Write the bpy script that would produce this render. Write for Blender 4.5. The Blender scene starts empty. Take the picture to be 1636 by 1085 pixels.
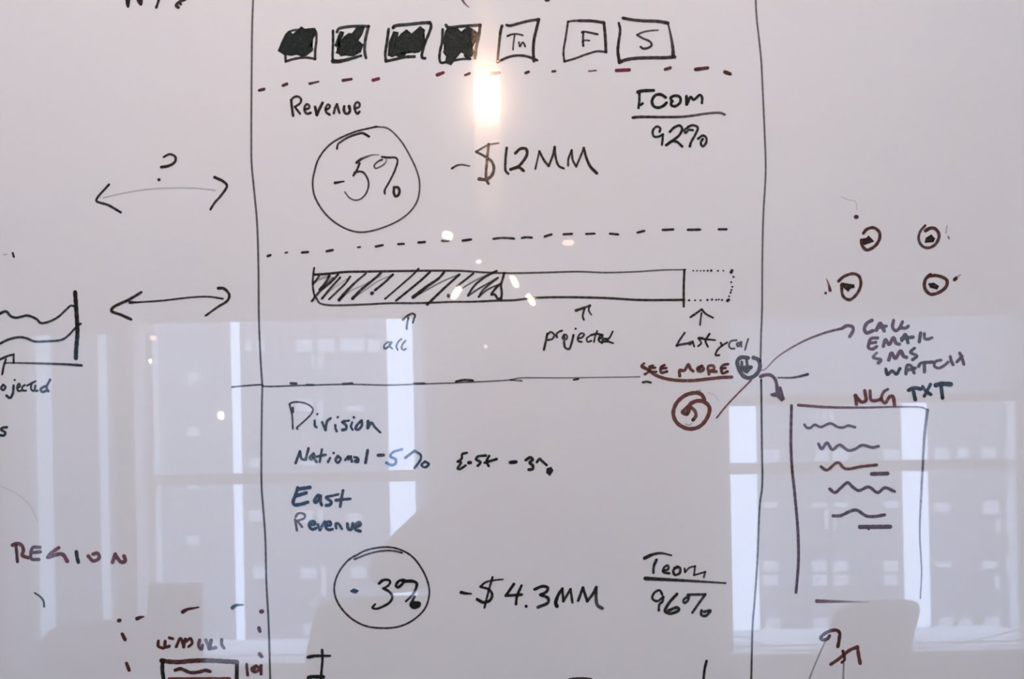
import bpy, bmesh, math, random
from mathutils import Vector, Matrix
random.seed(7)
C = bpy.context.scene.collection
# ------------------------------------------------------------------ camera, world, lights, exposure
F_PX, PX0, PY0 = 2000.0, 806.0, 800.0        # focal length and principal point in photo pixels
DIST, ZC, ROLL = 1.345, 1.45, math.radians(1.1)
ca, sa = math.cos(ROLL), math.sin(ROLL)
cam_d = bpy.data.cameras.new('camera'); cam = bpy.data.objects.new('camera', cam_d); C.objects.link(cam)
cam_d.sensor_width = 36.0; cam_d.lens = 36.0 * F_PX / 1636.0
cam_d.shift_x = (818 - PX0) / 1636.0; cam_d.shift_y = (PY0 - 542.5) / 1636.0
cam_d.clip_start = 0.02; cam_d.clip_end = 500
cam.matrix_world = Matrix(((ca, sa, 0, 0), (0, 0, -1, -DIST), (-sa, ca, 0, ZC), (0, 0, 0, 1)))
# columns: X=(ca,0,-sa)  Y=(sa,0,ca)  Z=(0,-1,0)
cam.matrix_world = Matrix(((ca, sa, 0, 0), (0, 0, -1, -DIST), (-sa, ca, 0, ZC), (0, 0, 0, 1)))
bpy.context.scene.camera = cam
vs = bpy.context.scene.view_settings
vs.view_transform = 'Standard'; vs.look = 'None'; vs.gamma = 1; vs.exposure = -0.05; vs.use_curve_mapping = False
bpy.context.scene.cycles.transparent_max_bounces = 24
bpy.context.scene.cycles.max_bounces = 8
bpy.context.scene.cycles.use_denoising = True
bpy.context.scene.cycles.use_adaptive_sampling = False
bpy.context.scene.cycles.sample_clamp_indirect = 25.0
bpy.context.scene.cycles.caustics_refractive = False
world = bpy.data.worlds.new('world'); bpy.context.scene.world = world
world.use_nodes = True
wn = world.node_tree.nodes; wl = world.node_tree.links
bg = wn['Background']
tcw = wn.new('ShaderNodeTexCoord'); spw = wn.new('ShaderNodeSeparateXYZ'); rpw = wn.new('ShaderNodeValToRGB')
wl.new(tcw.outputs['Generated'], spw.inputs[0]); wl.new(spw.outputs['Z'], rpw.inputs[0]); wl.new(rpw.outputs[0], bg.inputs[0])
rpw.color_ramp.elements[0].color = (0.60, 0.75, 1.0, 1); rpw.color_ramp.elements[1].color = (0.54, 0.71, 1.0, 1)
SKY = 13.3
bg.inputs[1].default_value = SKY

def area_light(name, loc, size, size_y, energy, col, rot=(0, 0, 0)):
    d = bpy.data.lights.new(name, 'AREA'); d.shape = 'RECTANGLE'; d.size = size; d.size_y = size_y
    d.energy = energy; d.color = col
    o = bpy.data.objects.new(name, d); C.objects.link(o); o.location = loc; o.rotation_euler = rot
    return o
# added fill lights brightening the board's top, each just under its made-up panel
area_light('added_fill_light', (-0.25, -0.62, 2.83), 1.15, 0.28, 7, (1.0, 0.80, 0.70))
area_light('added_fill_light', (-0.4, -1.3, 2.83), 1.15, 0.28, 9.3, (1.0, 0.985, 0.975))
area_light('added_fill_light', (1.2, -1.3, 2.83), 1.15, 0.28, 9.0, (1.0, 0.975, 0.94))

# ------------------------------------------------------------------ helpers
def R2W(rx, ry, L):
    """a point of the room seen in the board (unrolled photo pixels), at depth L in front of the board"""
    s = (DIST + L) / F_PX
    return Vector(((rx - PX0) * s, -L, ZC + (PY0 - ry) * s))
def px2r(px, py):
    u, v = px - PX0, PY0 - py
    return PX0 + u * ca + v * sa, PY0 - (-u * sa + v * ca)
def RP(px, py, L):
    return R2W(*px2r(px, py), L)
def BP(px, py):
    u, v = (px - PX0) * DIST / F_PX, (PY0 - py) * DIST / F_PX
    return (u * ca + v * sa, ZC - u * sa + v * ca)

def new_mat(name):
    m = bpy.data.materials.new(name); m.use_nodes = True
    return m, m.node_tree.nodes, m.node_tree.links, m.node_tree.nodes['Principled BSDF']
def mat(name, col, rough=0.6, metal=0.0, noise=0.0, scale=20, bump=0.0, **kw):
    m, n, l, p = new_mat(name)
    p.inputs['Base Color'].default_value = (*col, 1); p.inputs['Roughness'].default_value = rough
    p.inputs['Metallic'].default_value = metal
    for k, v in kw.items(): p.inputs[k.replace('_', ' ')].default_value = v
    if noise or bump:
        t = n.new('ShaderNodeTexCoord'); q = n.new('ShaderNodeTexNoise'); q.inputs['Scale'].default_value = scale
        q.inputs['Detail'].default_value = 4
        l.new(t.outputs['Object'], q.inputs['Vector'])
        if noise:
            r = n.new('ShaderNodeValToRGB')
            r.color_ramp.elements[0].color = (*[c * (1 - noise) for c in col], 1)
            r.color_ramp.elements[1].color = (*[min(1, c * (1 + noise)) for c in col], 1)
            l.new(q.outputs[0], r.inputs[0]); l.new(r.outputs[0], p.inputs['Base Color'])
        if bump:
            b = n.new('ShaderNodeBump'); b.inputs['Strength'].default_value = bump; b.inputs['Distance'].default_value = 0.002
            l.new(q.outputs[0], b.inputs['Height']); l.new(b.outputs[0], p.inputs['Normal'])
    return m
def emit(name, col, strength):
    m, n, l, p = new_mat(name)
    p.inputs['Base Color'].default_value = (0.8, 0.7, 0.5, 1)
    p.inputs['Emission Color'].default_value = (*col, 1); p.inputs['Emission Strength'].default_value = strength
    return m

M_wall = mat('painted_wall', (0.62, 0.60, 0.59), 0.8, noise=0.03, scale=8, bump=0.1)
M_ceil = mat('ceiling_paint', (0.72, 0.71, 0.70), 0.9, noise=0.02, scale=6)
M_floor = mat('carpet_tile', (0.16, 0.16, 0.17), 0.95, noise=0.25, scale=120, bump=0.5)
M_trim = mat('white_trim_paint', (0.88, 0.89, 0.90), 0.4, noise=0.02, scale=10)
M_blind = mat('roller_blind_cloth', (0.50, 0.49, 0.48), 0.9, noise=0.05, scale=200)
M_alu = mat('brushed_aluminium', (0.6, 0.6, 0.62), 0.35, 1.0, noise=0.05, scale=60)
M_dark = mat('dark_metal', (0.03, 0.03, 0.032), 0.4, 0.6, noise=0.1, scale=30)
M_chair = mat('grey_chair_fabric', (0.20, 0.20, 0.205), 0.9, noise=0.12, scale=150, bump=0.3)
M_plastic = mat('black_plastic', (0.02, 0.02, 0.022), 0.45, noise=0.1, scale=40)
M_desk = mat('pale_laminate', (0.45, 0.42, 0.38), 0.5, noise=0.06, scale=14)
M_screen = mat('switched_off_screen', (0.03, 0.03, 0.035), 0.5, noise=0.05, scale=3)
M_brass = mat('aged_brass', (0.55, 0.38, 0.16), 0.35, 1.0, noise=0.08, scale=40)
M_cloth = mat('dark_jumper', (0.16, 0.15, 0.15), 0.95, noise=0.15, scale=90, bump=0.4)
M_jeans = mat('dark_jeans', (0.05, 0.06, 0.09), 0.9, noise=0.2, scale=80, bump=0.3)
M_skin = mat('skin', (0.50, 0.31, 0.23), 0.55, noise=0.06, scale=25)
M_hair = mat('brown_hair', (0.05, 0.03, 0.02), 0.6, noise=0.3, scale=60, bump=0.5)
M_glow = emit('bulb_glow', (1.0, 0.66, 0.44), 620)
M_spark = emit('small_bulb_glow', (1.0, 0.74, 0.50), 60)
M_dim = emit('dim_bulb_glow', (1.0, 0.66, 0.42), 12)
M_panel = emit('fill_panel_glow', (1.0, 0.9, 0.82), 1.0)  # glowing face of the added fill panels
# board: white back-painted surface under a clear gloss layer, with a faint wider sheen of wiped-off ink film
M_board, n, l, p = new_mat('gloss_whiteboard')
tc = n.new('ShaderNodeTexCoord'); nz = n.new('ShaderNodeTexNoise'); nz.inputs['Scale'].default_value = 3.0; nz.inputs['Detail'].default_value = 5
cr = n.new('ShaderNodeValToRGB'); l.new(tc.outputs['Object'], nz.inputs['Vector']); l.new(nz.outputs[0], cr.inputs[0]); l.new(cr.outputs[0], p.inputs['Base Color'])
cr.color_ramp.elements[0].color = (0.735, 0.742, 0.755, 1); cr.color_ramp.elements[1].color = (0.762, 0.758, 0.765, 1)
cr.color_ramp.elements[0].position = 0.3; cr.color_ramp.elements[1].position = 0.7
p.inputs['Roughness'].default_value = 0.14; p.inputs['Specular IOR Level'].default_value = 0.15
p.inputs['Coat Weight'].default_value = 1.0; p.inputs['Coat Roughness'].default_value = 0.015; p.inputs['Coat IOR'].default_value = 1.5

INKC = {'K': (0.013, 0.017, 0.014), 'B': (0.030, 0.021, 0.018), 'G': (0.085, 0.08, 0.088), 'R': (0.145, 0.048, 0.040),
        'V': (0.17, 0.025, 0.045), 'N': (0.010, 0.028, 0.06), 'P': (0.135, 0.082, 0.115), 'U': (0.015, 0.13, 0.42), 'D': (0.022, 0.034, 0.038),
        'W': (0.165, 0.055, 0.065), 'O': (0.085, 0.026, 0.022)}
INKN = {'K': 'green_black_ink', 'B': 'brown_black_ink', 'G': 'grey_ink', 'R': 'red_brown_ink', 'V': 'wine_red_ink', 'N': 'navy_ink',
        'P': 'purple_grey_ink', 'U': 'sky_glare_blue_ink', 'D': 'teal_black_ink', 'W': 'faded_red_ink', 'O': 'dark_red_brown_ink'}
INK = {}
for k, c in INKC.items():
    m, n, l, p = new_mat(INKN[k])
    p.inputs['Base Color'].default_value = (*c, 1); p.inputs['Roughness'].default_value = 0.3; p.inputs['Specular IOR Level'].default_value = 0.02
    p.inputs['Coat Weight'].default_value = 0.9; p.inputs['Coat Roughness'].default_value = 0.03; p.inputs['Coat IOR'].default_value = 1.5
    at = n.new('ShaderNodeAttribute'); at.attribute_name = 'ink'
    tc = n.new('ShaderNodeTexCoord'); q = n.new('ShaderNodeTexNoise'); q.inputs['Scale'].default_value = 260; q.inputs['Detail'].default_value = 2
    l.new(tc.outputs['Object'], q.inputs['Vector'])
    mr = n.new('ShaderNodeMapRange'); mr.inputs['From Min'].default_value = 0.3; mr.inputs['From Max'].default_value = 0.7
    mr.inputs['To Min'].default_value = 0.90; mr.inputs['To Max'].default_value = 1.08
    l.new(q.outputs[0], mr.inputs[0])
    mu = n.new('ShaderNodeMath'); mu.operation = 'MULTIPLY'; mu.use_clamp = True
    l.new(at.outputs['Fac'], mu.inputs[0]); l.new(mr.outputs[0], mu.inputs[1])
    tr = n.new('ShaderNodeBsdfTransparent'); mx = n.new('ShaderNodeMixShader'); out = n['Material Output']
    l.new(mu.outputs[0], mx.inputs[0]); l.new(tr.outputs[0], mx.inputs[1]); l.new(p.outputs[0], mx.inputs[2]); l.new(mx.outputs[0], out.inputs[0])
    INK[k] = m
# window glass and sheer: plain see-through layers with a weak gloss
def thin_glass(name, tint, gloss=0.05):
    m, n, l, p = new_mat(name); n.remove(p)
    t = n.new('ShaderNodeBsdfTransparent'); t.inputs[0].default_value = (*tint, 1)
    g = n.new('ShaderNodeBsdfGlossy'); g.inputs['Roughness'].default_value = 0.02
    x = n.new('ShaderNodeMixShader'); x.inputs[0].default_value = gloss
    l.new(t.outputs[0], x.inputs[1]); l.new(g.outputs[0], x.inputs[2]); l.new(x.outputs[0], n['Material Output'].inputs[0])
    return m
M_glass = thin_glass('window_glass', (0.96, 0.97, 1.0))
M_glass3 = thin_glass('tinted_window_glass', (0.55, 0.58, 0.62))
M_tube = thin_glass('clear_lamp_glass', (0.93, 0.93, 0.92), 0.10)
def cloth_screen(name, col, a):
    m, n, l, p = new_mat(name); n.remove(p)
    t = n.new('ShaderNodeBsdfTransparent'); d = n.new('ShaderNodeBsdfTranslucent'); d.inputs[0].default_value = (*col, 1)
    x = n.new('ShaderNodeMixShader'); x.inputs[0].default_value = a
    l.new(t.outputs[0], x.inputs[1]); l.new(d.outputs[0], x.inputs[2]); l.new(x.outputs[0], n['Material Output'].inputs[0])
    return m
M_sheer = cloth_screen('sheer_blind_cloth', (0.42, 0.46, 0.50), 0.9)
M_frost = cloth_screen('frosted_lamp_glass', (0.85, 0.78, 0.70), 0.42)

def obj(name, bm, m, parent=None, smooth=False):
    me = bpy.data.meshes.new(name); bm.to_mesh(me); bm.free(); me.materials.append(m)
    if smooth: me.polygons.foreach_set('use_smooth', [True] * len(me.polygons))
    o = bpy.data.objects.new(name, me); C.objects.link(o)
    if parent: o.parent = parent
    return o
def empty(name, loc=(0, 0, 0), label=None, cat=None, group=None):
    o = bpy.data.objects.new(name, None); C.objects.link(o); o.location = loc; o.empty_display_size = 0.05
    if label: o['label'] = label
    if cat: o['category'] = cat
    if group: o['group'] = group
    bpy.context.view_layer.update()
    return o
def box(x0, x1, y0, y1, z0, z1, bm=None, bevel=0.0, off=(0, 0, 0)):
    b = bmesh.new() if bm is None else bm
    r = bmesh.ops.create_cube(b, size=1.0)
    for v in r['verts']:
        v.co = Vector((x0 + (v.co.x + .5) * (x1 - x0) - off[0], y0 + (v.co.y + .5) * (y1 - y0) - off[1], z0 + (v.co.z + .5) * (z1 - z0) - off[2]))
    if bevel:
        es = list({e for v in r['verts'] for e in v.link_edges})
        bmesh.ops.bevel(b, geom=es, offset=bevel, segments=2, affect='EDGES', profile=0.5)
    return b
def tube(pts, r, seg=8, bm=None, caps=True):
    b = bmesh.new() if bm is None else bm
    pts = [Vector(q) for q in pts]; rs = r if isinstance(r, (list, tuple)) else [r] * len(pts)
    rings = []
    for i, q in enumerate(pts):
        d = (pts[min(i + 1, len(pts) - 1)] - pts[max(i - 1, 0)]).normalized()
        a = Vector((0, 0, 1)) if abs(d.z) < 0.9 else Vector((1, 0, 0))
        e1 = d.cross(a).normalized(); e2 = d.cross(e1)
        rings.append([b.verts.new(q + rs[i] * (math.cos(t) * e1 + math.sin(t) * e2)) for t in [2 * math.pi * k / seg for k in range(seg)]])
    for i in range(len(rings) - 1):
        for k in range(seg):
            b.faces.new((rings[i][k], rings[i][(k + 1) % seg], rings[i + 1][(k + 1) % seg], rings[i + 1][k]))
    if caps:
        b.faces.new(rings[0][::-1]); b.faces.new(rings[-1])
    return b
def struct(name, bm, m):
    o = obj(name, bm, m); o['kind'] = 'structure'; return o

# ------------------------------------------------------------------ the room (seen only mirrored in the board)
XL, XR, YB, ZH, YW, YG = -3.3, 3.0, 0.014, 2.88, -3.15, -3.37
struct('floor', box(XL - .1, XR + .1, -3.4, 0.12, -0.1, 0), M_floor)
struct('ceiling', box(XL - .1, XR + .1, -3.4, 0.12, ZH, ZH + .1), M_ceil)
struct('wall_front', box(XL - .1, XR + .1, YB, YB + .1, 0, ZH), M_wall)
struct('wall_left', box(XL - .1, XL, YW, YB, 0, ZH), M_wall)
struct('wall_right', box(XR, XR + .1, YW, YB, 0, ZH), M_wall)
def rx(r): return R2W(r, 0, 3.35)[0]
def rz(r): return R2W(0, r, 3.35)[2]
wins = [  # left, right, rail top, rail bottom, glass bottom, blind bottom (unrolled px)
    (242, 691, 748, 766, 1011, 511),
    (1152, 1628, 747, 765, 1013, 524),
    (44, 212, None, None, 1011, 527)]
ZT = 2.62
bm = bmesh.new()
xs = sorted([(rx(w[0]), rx(w[1])) for w in wins])
prev = XL - .1
zs = ZC - 0.5621
for a, b in xs:
    box(prev, a, -3.4, YW, 0, ZH, bm); box(a, b, -3.4, YW, 0, zs - .0285, bm); box(a, b, -3.4, YW, ZT, ZH, bm); prev = b
box(prev, XR + .1, -3.4, YW, 0, ZH, bm)
struct('wall_back', bm, M_wall)
for i, (a, b, r0, r1, gb, bb) in enumerate(wins):
    w = empty('window_%d' % (i + 1), ((rx(a) + rx(b)) / 2, YG, zs)); w['kind'] = 'structure'
    off = tuple(w.location)
    x0, x1 = rx(a), rx(b); t = 0.022
    fb = bmesh.new()
    box(x0, x0 + t, YG - .03, YG + .05, zs, ZT, fb, off=off); box(x1 - t, x1, YG - .03, YG + .05, zs, ZT, fb, off=off)
    box(x0 + t, x1 - t, YG - .03, YG + .05, ZT - .03, ZT, fb, off=off); box(x0 + t, x1 - t, YG - .03, YG + .05, zs, rz(1037 if i < 2 else 1006), fb, off=off)
    obj('window_frame', fb, M_trim, w)
    gm = M_glass3 if i == 2 else M_glass
    if r0:
        obj('meeting_rail', box(x0 + t, x1 - t, YG - .02, YG + .035, rz(r1), rz(r0), off=off, bevel=.003), M_trim, w)
        obj('window_pane', box(x0 + t, x1 - t, YG + .002, YG + .006, rz(r0), ZT - .03, off=off), gm, w)
        obj('window_pane', box(x0 + t, x1 - t, YG + .012, YG + .016, rz(1037 if i < 2 else 1006), rz(r1), off=off), gm, w)
    else:
        obj('window_pane', box(x0 + t, x1 - t, YG + .006, YG + .010, rz(1037 if i < 2 else 1006), ZT - .03, off=off), gm, w)
    obj('window_sill', box(x0 + .0005, x1 - .0005, YG - .03, YW - .0005, zs - .028, zs, off=off), M_trim, w)
    if i < 2:
        obj('sill_nosing', box(x0 - .11, x1 + .11, YW, YW + .05, zs - .028, zs, off=off, bevel=.004), M_trim, w)
        obj('outer_ledge', box(x0 - .1, x1 + .1, -3.835, YG - .03, rz(1037) - .06, rz(1036), off=off, bevel=.004), M_trim, w)
        obj('apron_board', box(x0 - .08, x1 + .08, YW, YW + .022, zs - .085, zs - .034, off=off, bevel=.003), M_trim, w)
    # roller blind on its tube
    y = YG + .10
    rb = obj('roller_blind', box(x0 + .004, x1 - .004, y, y + .003, rz(bb), ZT - .02, off=off), M_blind, w)
    obj('blind_roller', tube([(x0 + .004 - off[0], y - off[1], ZT - .03 - off[2]), (x1 - .004 - off[0], y - off[1], ZT - .03 - off[2])], .022, 12), M_trim, w)
    if i == 1:
        obj('sheer_blind', box(x0 + .004, x1 - .004, y - .02, y - .019, rz(648), rz(bb - 8), off=off), M_sheer, w)
        obj('blind_bar', box(x0 + .004, x1 - .004, y - .028, y - .012, rz(658), rz(643), off=off, bevel=.003), M_blind, w)
for (a, b, r0, r1, gb, bb) in wins:
    d = bpy.data.lights.new('window_portal', 'AREA'); d.shape = 'RECTANGLE'; d.size = rx(b) - rx(a); d.size_y = rz(bb) - zs; d.cycles.is_portal = True
    o = bpy.data.objects.new('window_portal', d); C.objects.link(o); o.location = ((rx(a) + rx(b)) / 2, YG - .04, (rz(bb) + zs) / 2); o.rotation_euler = (math.radians(90), 0, 0)
# charging cable lying along the sill of the second window
def cable(pts, name, label):
    q = [RP(x, y, L) for x, y, L in pts]
    o = obj(name, tube(q, .0022, 6), M_plastic); o['label'] = label; o['category'] = 'cable'
zc_ = zs + .004
cb = [Vector((R2W(r, 0, L)[0], -L, zc_ + dz)) for r, L, dz in [(1150, 3.24, .05), (1190, 3.2, .045), (1235, 3.16, 0), (1300, 3.14, 0), (1400, 3.15, 0), (1480, 3.16, .0), (1530, 3.18, .01), (1580, 3.2, .03), (1625, 3.2, .055)]]
o = obj('cable', tube(cb, .0022, 6), M_plastic); o['label'] = 'thin dark cable trailing along the sill of the right-hand window'; o['category'] = 'cable'
# unseen panels added to house the fill lights
for k, (x, y) in enumerate([(-0.25, -0.62), (-0.4, -1.3), (1.2, -1.3)]):
    t = empty('added_fill_panel', (x, y, ZH), ['added fill light panel closest to the whiteboard', 'added fill light panel nearer the left wall', 'added fill light panel nearer the right wall'][k], 'ceiling light', 'added fill panels')
    obj('housing', box(-.6, .6, -.16, .16, -.03, 0, bevel=.004), M_alu, t)
    obj('diffuser', box(-.575, .575, -.14, .14, -.036, -.028), M_panel, t)

# ------------------------------------------------------------------ towers across the street
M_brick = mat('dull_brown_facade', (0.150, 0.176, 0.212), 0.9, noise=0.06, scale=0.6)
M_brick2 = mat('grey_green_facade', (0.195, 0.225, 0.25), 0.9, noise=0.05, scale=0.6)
M_pane_far = mat('pale_far_window', (0.50, 0.51, 0.52), 0.5, noise=0.05, scale=0.5)
M_lintel = mat('pale_band', (0.20, 0.20, 0.21), 0.8, noise=0.05, scale=1)
LF = 60.0
towers = [('far left tower behind the narrow window', -330, 55, M_brick2, []),
          ('slim grey tower between two bright gaps of sky', 86, 158, M_brick2, []),
          ('broad grey-green tower with a sparse column of windows', 175, 372, M_brick2, [(299, 596, 20, 16), (299, 683, 20, 16), (301, 856, 19, 15), (301, 770, 19, 12)]),
          ('brown tower with rows of pale windows, seen in the left window', 388, 622, M_brick,
           [(474, 543, 25, 20), (508, 543, 26, 20), (544, 543, 38, 20), (588, 543, 20, 20), (410, 543, 14, 18), (392, 543, 10, 18), (508, 568, 8, 22), (498, 568, 5, 20),
            (474, 638, 26, 20), (508, 640, 8, 34), (552, 648, 28, 10), (400, 732, 18, 16), (480, 726, 24, 18),
            (474, 816, 26, 20), (508, 816, 8, 30), (555, 820, 24, 16), (398, 816, 20, 18), (404, 905, 26, 20), (480, 907, 26, 18), (513, 907, 8, 44), (560, 906, 24, 18), (484, 996, 24, 18)]),
          ('wide dark tower hidden between the two windows', 664, 1164, M_brick, [(670, 811, 19, 26), (716, 811, 20, 26)]),
          ('brown tower with paired pale windows, seen in the right window', 1212, 1442, M_brick,
           [(1218, 718, 26, 22), (1302, 720, 20, 18), (1330, 718, 24, 20), (1410, 718, 26, 22), (1218, 803, 22, 9), (1296, 803, 24, 8), (1332, 803, 22, 8), (1410, 800, 24, 12), (1316, 815, 6, 30), (1330, 815, 4, 30)]
           + [(x, y, 24, 18) for x in (1218, 1296, 1330, 1410) for y in (896, 918)] + [(x, 988, 24, 18) for x in (1222, 1298, 1332, 1412)] + [(x, 660, 8, 12) for x in (1300, 1312, 1324)]),
          ('dull tower at the right edge with small scattered windows', 1486, 1990, M_brick,
           [(1492, 716, 24, 20), (1528, 716, 18, 18), (1566, 716, 24, 20), (1604, 716, 12, 20), (1492, 803, 24, 16), (1568, 800, 26, 22), (1606, 798, 12, 24), (1590, 830, 8, 20), (1606, 830, 8, 20),
            (1494, 896, 24, 10), (1568, 896, 24, 13), (1606, 894, 12, 22), (1588, 920, 8, 22), (1498, 986, 24, 18), (1530, 988, 22, 16), (1570, 986, 26, 16)])]
for (lab, a, b, m, ws) in towers:
    p0 = R2W(a, 1500, LF); p1 = R2W(b, -900, LF)
    base = Vector(((p0.x + p1.x) / 2, -LF, -40))
    t = empty('tower_block', base, lab, 'building', 'towers across the street')
    obj('facade', box(p0.x, p1.x, -LF - .25, -LF, -40, 24, off=base), m, t)
    for ry in range(100, 1500, 88):
        q = R2W(0, ry - 8, LF)
        obj('floor_band', box(p0.x, p1.x, -LF, -LF + .05, q.z, q.z + .12, off=base), M_lintel, t)
    for (wx, wy, ww, wh) in ws:
        q = R2W(*px2r(wx, wy), LF); e = (DIST + LF) / F_PX
        obj('window', box(q.x, q.x + ww * e, -LF, -LF + .12, q.z - wh * e, q.z, off=base), M_pane_far, t)
struct('street_ground', box(-150, 150, -160, -6, -40.5, -40), M_floor)

# ------------------------------------------------------------------ lamps
def revolve(profile, seg=20, bm=None):
    b = bmesh.new() if bm is None else bm
    rings = []
    for r, z in profile:
        rings.append([b.verts.new((r * math.cos(2 * math.pi * k / seg), r * math.sin(2 * math.pi * k / seg), z)) for k in range(seg)])
    for i in range(len(rings) - 1):
        for k in range(seg):
            b.faces.new((rings[i][k], rings[i][(k + 1) % seg], rings[i + 1][(k + 1) % seg], rings[i + 1][k]))
    return b
pl = RP(778, 160, 1.2)
t = empty('pendant_lamp', (pl.x, pl.y, ZH), 'glass tube pendant lamp glowing warm above the dollar sign', 'lamp')
def lz(py): return RP(778, py, 1.2).z - ZH
obj('ceiling_rose', revolve([(0.0, 0), (.05, 0), (.05, -.012), (.012, -.02), (0, -.02)]), M_dark, t, True)
obj('cord', tube([(0, 0, -.02), (0, 0, lz(6))], .003, 6), M_plastic, t)
obj('lamp_socket', revolve([(0, lz(4)), (.016, lz(4)), (.018, lz(36)), (.010, lz(60)), (.006, lz(116)), (0, lz(116))]), M_brass, t, True)
obj('glass_shade', revolve([(.022, lz(14)), (.0265, lz(20)), (.0265, lz(345)), (.0257, lz(345)), (.0257, lz(22))], 32), M_frost, t, True)
hb = [(0.006, lz(122)), (.014, lz(126)), (.0195, lz(130)), (.0205, lz(136)), (.0205, lz(180)), (.017, lz(189)), (0, lz(193))]
obj('bulb', revolve(hb, 24), M_glow, t, True)
# starburst chandelier
CH = RP(790, 420, 2.2)
t = empty('starburst_chandelier', (CH.x, CH.y, ZH), 'starburst chandelier whose bulbs glint around the hatched bar', 'chandelier')
cz = CH.z - ZH
obj('stem', tube([(0, 0, 0), (0, 0, cz)], .005, 8), M_brass, t)
obj('hub', revolve([(0, cz + .02), (.016, cz + .016), (.022, cz), (.016, cz - .016), (0, cz - .02)]), M_brass, t, True)
for (x, y, dx, dy, w, ln, m) in [(715, 376, 9, 3, 6.0, 8, M_spark), (908, 388, 9, 0, 4.6, 9, M_dim), (765, 418, 0, 2, 3.6, 2.5, M_spark), (729, 468, 6, -9, 5.2, 11, M_spark),
                                 (822, 450, -5, -9, 4.4, 10, M_spark), (848, 479, -6, -9, 4.4, 10, M_spark), (776, 554, 3, 0, 3.0, 3, M_dim)]:
    dd = Vector((dx, dy)).normalized() if (dx or dy) else Vector((1, 0))
    e = (DIST + 2.2) / F_PX
    A = RP(x - dd.x * ln, y - dd.y * ln, 2.2) - t.location; B = RP(x + dd.x * ln, y + dd.y * ln, 2.2) - t.location
    if (A - Vector((0, 0, cz))).length < (B - Vector((0, 0, cz))).length: A, B = B, A
    arm = obj('arm', tube([(0, 0, cz), B], .0028, 6), M_brass, t)
    obj('bulb', tube([B, B.lerp(A, .25), B.lerp(A, .75), A], [w * e * .7, w * e, w * e, w * e * .5], 12), m, arm, True)
for k, (x, y, w, h, m) in enumerate([(245, 540, 5.5, 3.6, M_dim), (240, 577, 2.4, 3, M_spark), (353, 664, 5, 6, M_spark)]):
    q = RP(x, y, 2.5); e = (DIST + 2.5) / F_PX
    t = empty('pendant_bulb', (q.x, q.y, ZH), ['low bare bulb glowing above the left doubled arrow', 'smallest bare bulb under its neighbour at the left', 'yellowish bare bulb hanging left of the word Division'][k], 'lamp', 'bare bulbs by the left window')
    z = q.z - ZH
    obj('cord', tube([(0, 0, 0), (0, 0, z + h * e + .01)], .0016, 6), M_plastic, t)
    obj('lamp_socket', tube([(0, 0, z + h * e), (0, 0, z + h * e + .014)], w * e * .5, 10), M_dark, t)
    obj('bulb', revolve([(0, z + h * e), (w * e * .6, z + h * e), (w * e, z + h * e * .3), (w * e, z - h * e * .3), (w * e * .6, z - h * e), (0, z - h * e)], 14), m, t, True)

# ------------------------------------------------------------------ chairs, desk, monitor
def task_chair(label, L, pts, name='office_chair'):
    """pts: outline of the back (photo px) seen mirrored at depth L; the rest of the chair hangs below"""
    w = [RP(x, y, L) for x, y in pts]
    cx = sum(q.x for q in w) / len(w)
    t = empty(name, (cx, -L, 0), label, 'chair', 'chairs with their backs to the windows')
    b = bmesh.new()
    vf = [b.verts.new((q.x - cx, .0, q.z)) for q in w]
    f = b.faces.new(vf)
    r = bmesh.ops.extrude_face_region(b, geom=[f])
    for v in [g for g in r['geom'] if isinstance(g, bmesh.types.BMVert)]: v.co.y -= .05
    bmesh.ops.recalc_face_normals(b, faces=b.faces)
    bmesh.ops.bevel(b, geom=list(b.edges), offset=.008, segments=2, affect='EDGES')
    obj('backrest', b, M_chair, t)
    obj('seat', box(-.23, .23, -.02 - .0, .42, .44, .52, bevel=.03), M_chair, t)
    zb = min(q.z for q in w)
    obj('back_support', tube([(0, .1, .44), (0, -.06, .46), (0, -.065, zb + .15)], .016, 8), M_dark, t)
    obj('gas_column', tube([(0, .18, .10), (0, .18, .44)], .024, 12), M_dark, t)
    for k in range(5):
        a = 2 * math.pi * k / 5 + .3
        lg = obj('leg', tube([(0, .18, .12), (.28 * math.cos(a), .18 + .28 * math.sin(a), .07)], [.022, .014], 8), M_dark, t)
        c = Vector((.28 * math.cos(a), .18 + .28 * math.sin(a), .028))
        obj('castor', tube([c + Vector((-.012 * math.sin(a), .012 * math.cos(a), 0)), c - Vector((-.012 * math.sin(a), .012 * math.cos(a), 0))], .028, 12), M_plastic, lg)
    return t
task_chair('grey office chair in front of the right-hand window', 2.6, [(1316, 1300), (1320, 1110), (1325, 1030), (1337, 985), (1345, 972), (1362, 967), (1394, 960), (1440, 958), (1466, 961), (1472, 968), (1470, 985), (1458, 1030), (1445, 1110), (1436, 1300)][::-1])
task_chair('grey office chair beside the photographer', 2.35, [(478, 1300), (480, 1110), (488, 1045), (500, 985), (510, 965), (522, 957), (600, 953), (700, 953), (722, 962), (735, 1000), (742, 1110), (744, 1300)][::-1])
task_chair('low rounded lounge chair under the narrow left window', 2.3, [(55, 1200), (60, 1040), (72, 1010), (92, 1001), (150, 993), (228, 984), (262, 990), (285, 1010), (295, 1060), (300, 1200)][::-1], 'lounge_chair')
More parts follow.
